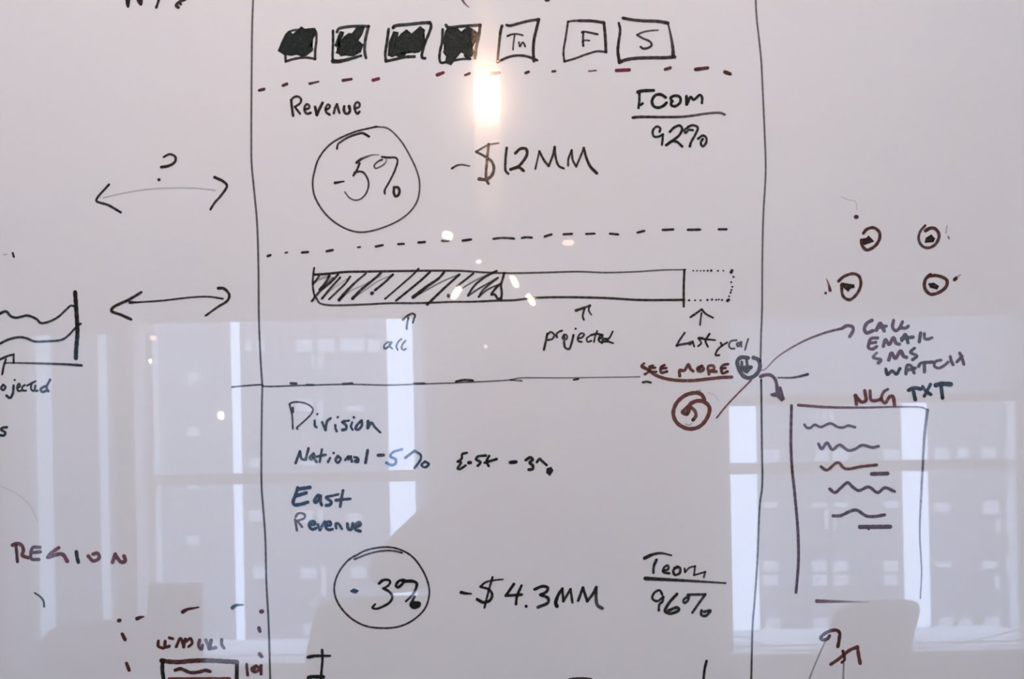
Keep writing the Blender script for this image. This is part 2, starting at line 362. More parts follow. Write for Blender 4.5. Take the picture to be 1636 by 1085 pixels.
# desk and monitor
mL = 2.95
m0, m1 = RP(235, 933, mL), RP(321, 935, mL)
dz_ = 0.72
dk = empty('desk', ((m0.x + m1.x) / 2, -mL, 0), 'pale desk under the left-hand window carrying the monitor', 'desk')
obj('desktop', box(-.55, .55, -.16, .20, dz_ - .025, dz_, bevel=.004), M_desk, dk)
for sx in (-.51, .51):
    for sy in (-.12, .16):
        obj('leg', box(sx - .02, sx + .02, sy - .02, sy + .02, 0, dz_ - .025), M_dark, dk)
mo = empty('monitor', ((m0.x + m1.x) / 2, -mL, dz_), 'upright monitor standing on the desk before the left window', 'monitor')
hw = (m1.x - m0.x) / 2
obj('casing', box(-hw, hw, -.03, 0, .10, m0.z - dz_, bevel=.004), M_chair, mo)
obj('screen', box(-hw + .01, hw - .01, 0, .002, .11, m0.z - dz_ - .01), M_screen, mo)
obj('stand', tube([(0, -.03, .006), (0, -.03, .16)], .014, 10), M_dark, mo)
obj('foot', box(-.09, .09, -.09, .06, 0, .008, bevel=.002), M_dark, mo)

# ------------------------------------------------------------------ the photographer, mirrored
def skin_chain(name, nodes, edges, m, parent, sub=2, root=0):
    me = bpy.data.meshes.new(name); me.from_pydata([q[0] for q in nodes], edges, []); me.materials.append(m)
    o = bpy.data.objects.new(name, me); C.objects.link(o); o.parent = parent
    sk = o.modifiers.new('skin', 'SKIN'); sk.use_smooth_shade = True
    for i, q in enumerate(nodes):
        r = q[1]; sv = me.skin_vertices[0].data[i]
        sv.radius = r if isinstance(r, tuple) else (r, r); sv.use_root = (i == root)
    s = o.modifiers.new('sub', 'SUBSURF'); s.levels = sub; s.render_levels = sub
    return o
pY = -DIST - .38
ph = empty('person', (0, pY, 0), 'person in a dark jumper holding up a phone, mirrored between the windows', 'person')
# y is towards the board; the body is one continuous surface
nodes = [((0, 0, .96), (.155, .11)), ((0, 0, 1.14), (.13, .10)), ((0, .0, 1.32), (.165, .11)), ((0, 0, 1.44), (.09, .075)),
         ((0, .01, 1.52), (.055, .055)), ((0, .015, 1.575), (.062, .07)),
         ((-.165, 0, 1.405), (.07, .065)), ((-.30, .03, 1.275), (.058, .055)), ((-.19, .20, 1.29), (.042, .04)), ((-.085, .29, 1.37), (.028, .03)),
         ((.165, 0, 1.405), (.07, .065)), ((.30, .03, 1.275), (.058, .055)), ((.19, .20, 1.29), (.042, .04)), ((.085, .29, 1.37), (.028, .03)),
         ((-.09, 0, .84), (.10, .10)), ((-.10, .02, .48), (.062, .065)), ((-.11, -.02, .10), (.042, .045)), ((-.12, .10, .045), (.042, .038)),
         ((.09, 0, .84), (.10, .10)), ((.10, .02, .48), (.062, .065)), ((.11, -.02, .10), (.042, .045)), ((.12, .10, .045), (.042, .038))]
edges = [(0, 1), (1, 2), (2, 3), (3, 4), (4, 5), (2, 6), (6, 7), (7, 8), (8, 9), (2, 10), (10, 11), (11, 12), (12, 13),
         (0, 14), (14, 15), (15, 16), (16, 17), (0, 18), (18, 19), (19, 20), (20, 21)]
body = skin_chain('body', nodes, edges, M_cloth, ph)
tr_n = [((0, 0, .96), (.176, .130)), ((0, 0, .88), (.178, .132)), ((-.09, 0, .82), (.107, .107)), ((-.10, .02, .48), (.072, .075)), ((-.11, -.02, .10), (.058, .06)),
        ((.09, 0, .82), (.107, .107)), ((.10, .02, .48), (.072, .075)), ((.11, -.02, .10), (.058, .06))]
skin_chain('trousers', tr_n, [(0, 1), (1, 2), (2, 3), (3, 4), (1, 5), (5, 6), (6, 7)], M_jeans, ph)
for s_ in (-1, 1):
    skin_chain('shoe', [((s_ * .11, -.05, .05), (.045, .046)), ((s_ * .115, .05, .045), (.048, .042)), ((s_ * .12, .15, .035), (.046, .032))], [(0, 1), (1, 2)], M_plastic, ph)
# head with face
b = bmesh.new(); bmesh.ops.create_uvsphere(b, u_segments=32, v_segments=24, radius=1.0)
for v in b.verts:
    x, y, z = v.co
    jaw = 1 - .28 * max(0, -z) ** 1.5
    v.co = Vector((x * .076 * jaw, y * .096 * (1 - .12 * max(0, -z)), z * .115))
    if y > 0:
        v.co.y += .018 * math.exp(-((x / .14) ** 2 + ((z + .12) / .16) ** 2))      # nose
        v.co.y -= .007 * (math.exp(-(((abs(x) - .38) / .16) ** 2 + ((z - .08) / .10) ** 2)))  # eye sockets
        v.co.y += .005 * math.exp(-((x / .3) ** 2 + ((z + .47) / .07) ** 2))        # lips
head = obj('head', b, M_skin, ph, True); head.location = (0, .03, 1.655)
for s in (-1, 1):
    e = bmesh.new(); bmesh.ops.create_uvsphere(e, u_segments=12, v_segments=8, radius=.0085)
    eo = obj('eye', e, M_hair, head, True); eo.location = (s * .029, .080, .009)
    e = bmesh.new(); bmesh.ops.create_uvsphere(e, u_segments=12, v_segments=8, radius=1)
    for v in e.verts: v.co = Vector((v.co.x * .008, v.co.y * .018, v.co.z * .030))
    eo = obj('ear', e, M_skin, head, True); eo.location = (s * .075, -.005, .0)
hb = bmesh.new(); bmesh.ops.create_uvsphere(hb, u_segments=28, v_segments=20, radius=1.0)
for v in hb.verts:
    x, y, z = v.co; k = 1 + .05 * math.sin(9 * x + 5 * z) * math.cos(7 * y)
    v.co = Vector((x * .086 * k, y * .106 * k, z * .125 * k))
bmesh.ops.delete(hb, geom=[v for v in hb.verts if (v.co.y > .045 and v.co.z < .055) or v.co.z < -.075], context='VERTS')
ho = obj('hair', hb, M_hair, ph, True); ho.location = (0, .018, 1.668)
def hand(s):
    n0 = [((s * .085, .29, 1.37), (.022, .026)), ((s * .066, .325, 1.402), (.02, .030)), ((s * .060, .335, 1.43), (.013, .03))]
    ed = [(0, 1), (1, 2)]
    lens = [.034, .040, .038, .030]
    for k in range(4):
        z = 1.405 + .019 * k; i = len(n0)
        n0 += [((s * .060, .345, z), .0088), ((s * .052, .345 + lens[k] * .6, z + .004), .0082), ((s * .038, .345 + lens[k] * .35, z + .006), .0072)]
        ed += [(2 if k > 1 else 1, i), (i, i + 1), (i + 1, i + 2)]
    i = len(n0)
    n0 += [((s * .052, .312, 1.41), .0105), ((s * .042, .318, 1.435), .0092), ((s * .030, .330, 1.455), .0080)]
    ed += [(1, i), (i, i + 1), (i + 1, i + 2)]
    skin_chain('hand', n0, ed, M_skin, ph, 1)
hand(-1); hand(1)
fn = empty('phone', (0, -DIST - .012, ZC - .055), 'dark phone held upright in both hands of the person', 'phone')
obj('phone_body', box(-.036, .036, -.004, .004, -.06, .085, bevel=.003), M_plastic, fn)
obj('phone_screen', box(-.033, .033, -.0052, -.004, -.055, .08), M_screen, fn)

# ------------------------------------------------------------------ the whiteboard
bd = empty('whiteboard', (0, 0, ZC), 'glossy whiteboard covered in handwritten marker sketches and figures, mirroring the windows', 'whiteboard')
BX, BZ0, BZ1 = 1.55, 0.80, 2.30
obj('writing_surface', box(-BX, BX, 0, .012, BZ0, BZ1, off=bd.location), M_board, bd)
for (a, b, c, d) in [(-BX - .015, BX + .015, BZ1, BZ1 + .015), (-BX - .015, BX + .015, BZ0 - .015, BZ0), (-BX - .015, -BX, BZ0, BZ1), (BX, BX + .015, BZ0, BZ1)]:
    obj('frame_rail', box(a, b, -.006, .012, c, d, off=bd.location, bevel=.002), M_alu, bd)

TILES = {}
for line in '''A1 440 30 9.435;A2 605 20 9.435;A3 785 20 9.435;A4 925 20 9.435;RV 450 145 10.853;TC 1005 135 9.435;P5 510 235 9.435;D12 715 215 6.544
H1 490 420 9.624;H2 650 420 9.624;SM 1010 560 7.113;CE 1370 500 9.044;DV 455 630 8.682;NE 600 700 5.453;ER 455 770 10.853;P3 560 900 11.686
D43 725 910 6.544;TE 1020 870 8.344;LD 180 950 6.544;RG 0 860 7.436;LC 0 450 4.02;AL 590 500 14.873;PJ 860 480 11.686;LY 1070 480 10.853
RC 1300 300 5.423;AR 1200 580 7.75;BR 1270 980 10.33;BL 480 1020 11.686;BM 900 1020 6.292;TP 180 0 11.686;TQ 700 0 8.18;NT 1350 600 9.089
Z00 0 0 3.876;Z10 400 0 3.876;Z20 800 0 3.876;Z01 0 240 3.876;Z11 400 240 3.876;Z21 800 240 3.876;ZR 1216 290 3.876;Z02 0 500 3.876;Z12 400 500 3.876
Z22 800 500 3.876;ZR2 1216 490 3.876;Z03 0 805 3.876;Z13 400 805 3.876;Z23 800 805 3.876;ZR3 1216 740 3.145;Z30 1200 0 3.752;S 0 0 1'''.replace('\n', ';').split(';'):
    k, a, b, c = line.split(); TILES[k] = (float(a), float(b), float(c))
_n = [0]
def parse(tile, s):
    out = []
    for tok in s.split():
        if tok[0] == '@': tile = tok[1:]; continue
        c = tok.endswith('*'); x, y = tok.rstrip('*').split(',')
        ox, oy, sc = TILES[tile]; out.append((ox + float(x) / sc, oy + float(y) / sc, c))
    return out
def catmull(pts):
    """dense samples of a smooth curve through pts, broken at corners; parameter u in 0..1 along the length"""
    segs = []; cur = []
    for q in pts:
        cur.append(q[:2])
        if q[2] and len(cur) > 1: segs.append(cur); cur = [q[:2]]
    if len(cur) > 1 or not segs: segs.append(cur)
    res = []
    for sg in segs:
        P = [Vector(q) for q in sg]
        if len(P) == 1: res.append(P); continue
        o = []
        for i in range(len(P) - 1):
            p0 = P[i - 1] if i else P[i] * 2 - P[i + 1]; p1, p2 = P[i], P[i + 1]
            p3 = P[i + 2] if i + 2 < len(P) else P[i + 1] * 2 - P[i]
            t0 = 0; t1 = t0 + max((p1 - p0).length, .01) ** .5; t2 = t1 + max((p2 - p1).length, .01) ** .5; t3 = t2 + max((p3 - p2).length, .01) ** .5
            k = max(2, min(24, int((p2 - p1).length / 1.6) + 1)) if len(P) > 2 else max(1, min(12, int((p2 - p1).length / 6) + 1))
            for j in range(k):
                t = t1 + (t2 - t1) * j / k
                a1 = p0 * ((t1 - t) / (t1 - t0)) + p1 * ((t - t0) / (t1 - t0)); a2 = p1 * ((t2 - t) / (t2 - t1)) + p2 * ((t - t1) / (t2 - t1)); a3 = p2 * ((t3 - t) / (t3 - t2)) + p3 * ((t - t2) / (t3 - t2))
                b1 = a1 * ((t2 - t) / (t2 - t0)) + a2 * ((t - t0) / (t2 - t0)); b2 = a2 * ((t3 - t) / (t3 - t1)) + a3 * ((t - t1) / (t3 - t1))
                o.append(b1 * ((t2 - t) / (t2 - t1)) + b2 * ((t - t1) / (t2 - t1)))
        o.append(P[-1]); res.append(o)
    return res
E_IN, E_OUT = -.15, .85      # half-width offsets in px of the solid core and of the feathered rim
def ribbon(V, Fc, A, S, w0, w1, d0, d1, pool):
    """S: samples (px); adds a feathered ribbon with round ends"""
    _n[0] += 1
    yb = -.00012 - (_n[0] % 14) * .00002
    n = len(S); L = [0]
    for i in range(1, n): L.append(L[-1] + (S[i] - S[i - 1]).length)
    T = max(L[-1], 1e-6)
    def put(q, i, a):
        x, z = BP(q.x, q.y); V.append((x, yb - i * 6e-7, z - ZC)); A.append(a); return len(V) - 1
    def dens(u):
        d = d0 + (d1 - d0) * u
        if pool: d = min(1.0, d * (1 + .25 * (math.exp(-u * T / 4) + math.exp(-(1 - u) * T / 4))))
        return d
    rows = []
    for i in range(n):
        u = L[i] / T; w = (w0 + (w1 - w0) * u) / 2
        w *= 1 + .06 * math.sin(L[i] * .55 + _n[0])
        if n == 1: nr = None
        else:
            t = (S[min(i + 1, n - 1)] - S[max(i - 1, 0)])
            t = t.normalized() if t.length > 1e-6 else Vector((1, 0)); nr = Vector((-t.y, t.x))
        rows.append((S[i], nr, w, dens(u)))
    def disc(c, w, d, i, a0, a1, k):
        cen = put(c, i, d); ri = []; ro = []
        for j in range(k + 1):
            a = a0 + (a1 - a0) * j / k; v = Vector((math.cos(a), math.sin(a)))
            ri.append(put(c + v * max(w + E_IN, .15), i, d)); ro.append(put(c + v * (w + E_OUT), i, 0.0))
        for j in range(k):
            Fc.append((cen, ri[j], ri[j + 1])); Fc.append((ri[j], ro[j], ro[j + 1], ri[j + 1]))
    if n == 1:
        c, _, w, d = rows[0]; disc(c, w, d, 0, 0, 2 * math.pi, 12); return
    prev = None
    for i, (c, nr, w, d) in enumerate(rows):
        wi = max(w + E_IN, .12)
        cur = [put(c - nr * (w + E_OUT), i, 0), put(c - nr * wi, i, d), put(c + nr * wi, i, d), put(c + nr * (w + E_OUT), i, 0)]
        if prev:
            for k in range(3): Fc.append((prev[k], prev[k + 1], cur[k + 1], cur[k]))
        prev = cur
    c, nr, w, d = rows[0]; a = math.atan2(nr.y, nr.x); disc(c, w, d, 0, a, a + math.pi, 6)
    c, nr, w, d = rows[-1]; a = math.atan2(-nr.y, -nr.x); disc(c, w, d, n - 1, a, a + math.pi, 6)
def rng(s):
    a = s.split('>'); return float(a[0]), float(a[-1])
def wide(w): return w + .15 + .45 * max(0.0, min(1.0, (w - 2.4) / 1.2))
def marks(name, lines, col, tile, parent):
    """lines: 'w d: pts ; w d: pts' -> one mesh.  'F' as the width makes a filled shape."""
    V, Fc, A = [], [], []
    polys = []
    for part in lines.split(';'):
        part = part.strip()
        if not part: continue
        hd, pts = part.split(':'); hd = hd.split()
        fill = hd[0] == 'F'
        w0, w1 = (2.2, 2.2) if fill else [wide(q) for q in rng(hd[0])]; d0, d1 = rng(hd[1]) if len(hd) > 1 else (.95, .95)
        P = parse(tile, pts)
        if fill:
            yb = -.0001
            i0 = len(V)
            bmf = bmesh.new(); vv = []
            for q in P:
                x, z = BP(q[0], q[1]); vv.append(bmf.verts.new((x, yb, z - ZC)))
            bmesh.ops.triangulate(bmf, faces=[bmf.faces.new(vv)]); bmf.verts.index_update()
            for v in bmf.verts: V.append(tuple(v.co)); A.append(d0)
            for f in bmf.faces: Fc.append(tuple(i0 + v.index for v in f.verts))
            bmf.free()
            P = [(q[0], q[1], False) for q in P] + [(P[0][0], P[0][1], False)]
            S = [Vector(q[:2]) for q in P]
            ribbon(V, Fc, A, S, w0, w1, d0, d1, False)
        else:
            sg = catmull(P); tot = sum(max(1, len(s)) for s in sg); acc = 0
            for S in sg:
                u0, u1 = acc / tot, (acc + len(S)) / tot; acc += len(S)
                if len(sg) == 1: u0, u1 = 0, 1
                ribbon(V, Fc, A, S, w0 + (w1 - w0) * u0, w0 + (w1 - w0) * u1, d0 + (d1 - d0) * u0, d0 + (d1 - d0) * u1, len(sg) == 1)
    me = bpy.data.meshes.new(name); me.from_pydata(V, [], Fc); me.materials.append(INK[col])
    at = me.attributes.new('ink', 'FLOAT', 'POINT'); at.data.foreach_set('value', A)
    o = bpy.data.objects.new(name, me); C.objects.link(o); o.parent = parent
    return o
def draw(name, label, col, tile, items):
    """one drawing = one part of the board; its pieces are sub-parts. items: [(piece name, strokes[, colour])]"""
    if len(items) == 1 and items[0][0] is None:
        o = marks(name, items[0][1], col, tile, bd); o['label'] = label; return o
    o = bpy.data.objects.new(name, None); C.objects.link(o); o.parent = bd; o['label'] = label; o.empty_display_size = .01
    for it in items: marks(it[0], it[1], it[2] if len(it) > 2 else col, tile, o)
    return o

# ---- long ruled lines
draw('panel_outline', 'long wavering vertical line left of the centre column', 'B', 'S', [(None, '2.4 .62>.75: 404.5,-6 403,40 402,120 401.5,232 402,262 406,304 410.7,356 412.8,420 414,520 417,585 419,616 418.5,644 418,780 420,805 423.7,856 425.8,934 429,991 432,1095')])
draw('panel_outline', 'long wavering vertical line right of the centre column', 'B', 'S', [(None, '2.2 .62: 1207,-6 1208.8,29 1212.8,64 1216,96 1218.7,149 1221.3,208 1223.3,265 1222.6,290 1219.6,341 1218,406 1217.3,496 1215.6,544 1215,577 ; 2.4 .76: 1216,607 1217.2,710 1217.6,778 1214,805 1210,895 1205.6,960 1202.5,998 1200,1095')])
draw('divider_line', 'thin line crossing the board above Division', 'B', 'Z12', [
    ('line', '1.8>1.3 .85>.5: @Z02 1435,460 1510,452 1628,447 @Z12 74,452 350,448 600,442 850,447 1050,440 1270,433 1628,412 @Z22 100,405 400,402 860,396'),
    ('dash', '3 .9: 250,436 285,438'), ('dash', '2.2 .7: 350,444 390,446'), ('dash', '2.6 .8: 575,440 630,436'), ('dash', '2.6 .8: 1015,437 1078,437'),
    ('dash', '3 .9: 1275,425 1320,416 1378,419'), ('dash', '2 .5: @Z22 60,414 130,421'), ('dash', '2.4 .8: @Z22 452,414 480,409'), ('dash', '2.6 .8: @SM 122,362 165,354 210,364'),
    ('dash', '1.5>3 .6>.9: @AR 335,180 500,182 600,165 700,140')])
# ---- day boxes
draw('day_box', 'scribbled-over box, leftmost of the row of day boxes', 'B', 'A1', [
    ('box_outline', '3 .85: 195,205 250,180 330,168 450,168 585,158* 612,200 618,330 600,480 598,610* 540,595 450,585 350,592 250,614 155,645* 150,540'),
    ('scribble', 'F 1: 50,480 100,360 160,235 205,200 265,240 320,200 395,125 445,165 580,150 605,190 595,240 540,330 500,405 560,450 555,475 460,550 400,560 320,530 240,548 130,530', 'K')])
draw('day_box', 'second day box, scribble leaving its corners empty', 'K', 'A1', [
    ('box_outline', '3 .9: 868,180 868,400 862,560 866,640 ; 5.6>3 .95>.8: 870,640 960,642 1060,622 1180,590 1290,558 ; 3.6 .8: 930,200 950,155 1060,125 1250,112 1405,115* 1390,170 1360,300 1345,430 1350,520 1365,590'),
    ('scribble', 'F 1: 905,400 960,250 985,195 1025,205 1010,260 980,330 1040,280 1110,225 1160,230 1245,120 1340,130 1300,230 1240,330 1315,390 1280,500 1180,550 1110,550 1030,520 990,560 960,520 915,520 980,440 940,430')])
draw('day_box', 'third day box, slanting to the right with a jagged scribble', 'K', 'A2', [
    ('box_outline', '3.4 .9: 150,250 125,450 100,620 110,735* 250,705 400,670 540,665 ; 4 .8: 220,230 240,205 450,180 700,155 770,155 ; 3.4 .92: 770,155 790,195 760,310 700,450 665,570 650,650 662,685 700,690'),
    ('scribble', 'F 1: 150,640 165,450 230,290 290,300 270,420 250,440 340,330 420,265 500,330 630,215 690,265 650,370 700,420 690,490 610,590 540,605 450,570 380,650 300,665 260,640 200,665')])
draw('day_box', 'fourth day box, blacked out most heavily', 'K', 'A2', [
    ('box_outline', '3.2 .9: 965,255 955,450 922,600 920,720 945,760 1000,750 ; 3 .8: 1140,722 1260,702 1380,700 ; 3.8 .85: 1015,190 1040,222 1250,208 1530,190* 1510,350 1470,520 1462,600 1452,690'),
    ('scribble', 'F 1: 980,460 1010,290 1050,225 1180,240 1245,300 1340,225 1400,250 1490,310 1450,440 1405,530 1440,600 1400,650 1340,690 1290,650 1300,620 1240,590 1170,670 1085,785 1010,755 1030,660 980,600 1010,520')])
draw('day_box', 'open box holding the letters Tu', 'B', 'A3', [
    ('box_outline', '3.6>2.8 .95>.8: 160,205 140,280 120,450 100,630 92,750 ; 3 .9: 92,750 200,695 330,655 470,650 570,672 690,720 ; 3.4 .85: 230,190 270,200 400,170 550,130 715,105* ; 3.6 .95: 715,105 680,250 645,400 632,560 640,735'),
    ('letter', '2.6>1.5 .85: 245,355 310,330 400,325 475,345 ; 1.8 .75: 350,350 335,450 325,560'),
    ('letter', '2 .8: 415,450 430,515 470,450 490,465 510,515')])
draw('day_box', 'open box holding the letter F', 'B', 'S', [
    ('box_outline', '2.6 .85: 925,33.2 915,33.4 907.4,34.8* 903.7,60.3 900.2,83.6 901.6,98.4* 917.5,94 933.4,88 941,85.6 954,82 968,83.3* ; 3.6 .9: 968,83.3 967.2,62.4 965.8,46.5 964.7,36.4* 946.2,33.6 925,33.2'),
    ('letter', '2.6 .85: @A4 45,300 60,290 170,305 280,330 ; 2.6 .85: @A4 65,300 60,400 65,505 ; 2 .75: @A4 50,440 90,420 155,425')])
draw('day_box', 'widest open box, holding the letter S', 'B', 'A4', [
    ('box_outline', '3>4 .95: 600,160 620,260 600,430 585,580 610,755* ; 4.2 .85: 610,750 700,715 850,692 1100,682 1290,682 1445,670 ; 2>4.8 .7>.85: 1345,180 1390,380 1415,550 1420,660 ; 3.6>4.2 .85: 665,85 800,110 950,125 1200,135 1340,160'),
    ('letter', '1.8>3 .7>.9: 1190,268 1070,275 940,305 875,340* 960,390 1070,440 1095,490 1050,530 970,545 930,520')])
# ---- dash rows
draw('dashed_line', 'row of wine-red dashes under the day boxes', 'V', 'Z10', [('dash', a, c) for a, c in [
    ('3.4 .9: 55,560 85,552', 'O'), ('3.6 .9: 202,530 226,520', 'O'), ('3.2>2 .8: 368,518 422,506', 'O'), ('3.8>3 .85: 575,498 626,490', 'O'), ('4 .8: 760,497 793,488', 'V'),
    ('4.8>3.4 .9: 1158,464 1195,450', 'V'), ('3 .8: 1330,466 1357,455', 'R'), ('3.4 .75: 1492,456 1540,451', 'R'), ('3.2 .8: @Z20 154,452 172,445', 'O'), ('2.8 .7: @Z20 320,443 338,441', 'O'),
    ('1.6 .6: @Z20 545,441 590,437', 'V'), ('4.2 .95: @Z20 716,437 795,433', 'V'), ('3.6 .75: @Z20 1018,430 1050,420', 'O'), ('4.8>4 .85: @Z20 1207,430 1281,421', 'O'), ('4.6 .8: @Z20 1388,446 1420,458', 'O')]])
draw('dashed_line', 'row of dark dashes above the progress bar', 'B', 'Z11', [('dash', a) for a in [
    '3 .9: 108,656 124,650', '2 .85: 217,636 229,633', '3 .9: 320,634 356,631', '3 .9: 472,626 510,619', '2 .8: 665,602 680,600', '3>2.6 .9: 777,597 820,588', '2.6 .85: 916,582 950,580', '3 .95: 1042,572 1080,569',
    '2.8 .8: 1188,562 1226,562', '3 .95: 1315,560 1366,553', '2.6 .85: 1505,549 1560,543 1628,547 @Z21 83,548', '2.6 .85: @Z21 130,544 160,539 192,542', '2.8 .85: @Z21 273,534 314,522', '2.6 .9: @Z21 389,521 441,518',
    '2.6 .85: @Z21 529,519 581,517', '2.8 .85: @Z21 677,517 727,522', '2.8 .85: @Z21 847,510 889,500', '3 .9: @Z21 1003,494 1067,491', '3 .85: @Z21 1159,493 1234,492', '2.8 .85: @Z21 1350,490 1397,490']])
# ---- heading figures
draw('handwritten_word', 'word Revenue under the red dashes', 'B', 'RV', [
    ('letter', '3 .95: 165,165 180,300 200,435 ; 2.8 .9: 165,160 210,115 280,100 335,145 325,210 230,280* 270,335 320,400'),
    ('letter', '2.8>3.2 .85: 405,320 470,305 480,260 440,235 400,280 405,360 440,400 500,385'), ('letter', '3.4 .95: 580,280 610,420* 650,330 710,210'),
    ('letter', '2.6>3 .85: 765,330 825,300 835,260 800,240 765,300 775,375 830,415'), ('letter', '3 .9: 905,390 925,310 960,235* 980,310 1000,385'),
    ('letter', '3.2>3.6 .9: 1085,270 1080,340 1110,395 1160,390 1185,340 1170,270'), ('letter', '2.6>3.2 .85: 1265,310 1345,280 1350,225 1315,198 1270,240 1270,330 1315,400 1350,365')])
draw('circled_figure', 'large circle around minus five percent', 'B', 'P5', [
    ('circle', '2.3>1.8 .88>.7: @S 601,202.5 565,211.5 529,229.6 509.6,252.8 502,276 499.6,291.6 503.2,314.8 523.8,345.8 554.8,366.4 580.6,371 624.5,358.7 652.8,340.6 667,320 670.4,291.6 665.5,272 655.4,250 640,224.5 619,205 601,202.5'),
    ('stroke', '2.4>3 .75>.95: @RV 960,1005 975,930 1050,870 1150,810 1300,755 1400,735 1515,795'),
    ('minus_sign', '3.4>1.6 .95>.8: 240,540 375,518'),
    ('digit', '3.6>1.2 .95>.35: 565,235 620,190 720,145 800,120 900,118 ; 2.6 .9: 610,245 570,340 515,430 ; 2.6>1.6 .95>.6: 530,390 580,370 660,380 730,480 745,580 700,710 620,785 540,800 450,760 390,680'),
    ('percent_sign', '2.2>1.4 .85>.5: 950,190 900,210 830,280 845,320 930,290 1000,235 1010,180 980,150 ; 2.4 .9: 945,148 1050,158 1150,160 1180,195 1150,330 1060,520 985,660 990,705 ; 3.2 .98: 1130,605 1125,690 1155,745 1195,720 1210,650 1180,605 1135,612')])
draw('handwritten_figure', 'figure minus dollar 12MM beside the large circle', 'B', 'D12', [
    ('minus_sign', '2.6>1.6 .9>.6: 45,355 95,325 150,315 230,330'),
    ('dollar_sign', '1.8>4.6 .8>.98: 535,90 430,108 300,180* 400,235 460,280 485,350 460,430 400,470 330,465 ; 3.2 .95: 430,100 415,250 402,400 405,470 428,515'),
    ('digit', '3 .9: 618,140 605,280 608,380 635,410'), ('digit', '3.6 .92: 710,195 760,150 820,150 832,200 790,280 730,340 660,365* 700,350 750,345 795,380'),
    ('letter', '2.2 .8: 918,360 960,175* ; 2.8 .9: 960,175 1010,270 1058,330* 1100,220 1120,130* 1135,260 1165,330 1215,355'),
    ('letter', '2.6 .85: 1260,325 1265,250 1298,165* 1310,270 1345,335* 1390,230 1425,140* ; 2.8>3.8 .95: 1425,140 1450,240 1490,330 1560,405')])
draw('handwritten_note', 'note Tcom over a rule with 92 percent below', 'K', 'TC', [
    ('letter', '4.4>3.4 .97: 130,115 200,97 300,92 370,90 ; 3 .92: 155,130 155,240 142,355 ; 3 .9: 178,308 205,285'),
    ('letter', '3.6 .93: 550,195 480,152 400,162 345,250 370,325 440,350 520,320 565,275'), ('letter', '3.4 .93: 655,255 625,205 700,168 768,195 770,270 695,328 635,310 640,255'),
    ('letter', '3.8>3 .93: 865,178 868,300* 930,190 970,232 1070,158 1100,195 1098,280'),
    ('fraction_rule', '3.2>3 .98>.6: 55,500 150,490 500,492 800,488 1000,465 1200,435 1380,430 1440,455', 'B'),
    ('digit', '2.8 .92: 460,715 470,660 420,635 360,690 370,780 430,790 510,755* 505,830 495,910'), ('digit', '3.2 .92: 615,715 680,650 760,620 800,665 760,760 650,850 560,915* 640,860 720,865 800,935'),
    ('percent_sign', '2.8 .8: 885,650 835,690 850,735 900,685 960,690 ; 3 .85: 890,640 960,615 1035,650 1000,750 930,880 915,935 ; 3 .85: 1040,820 1110,770 1160,800 1160,880 1110,935 1080,880 1110,825')])
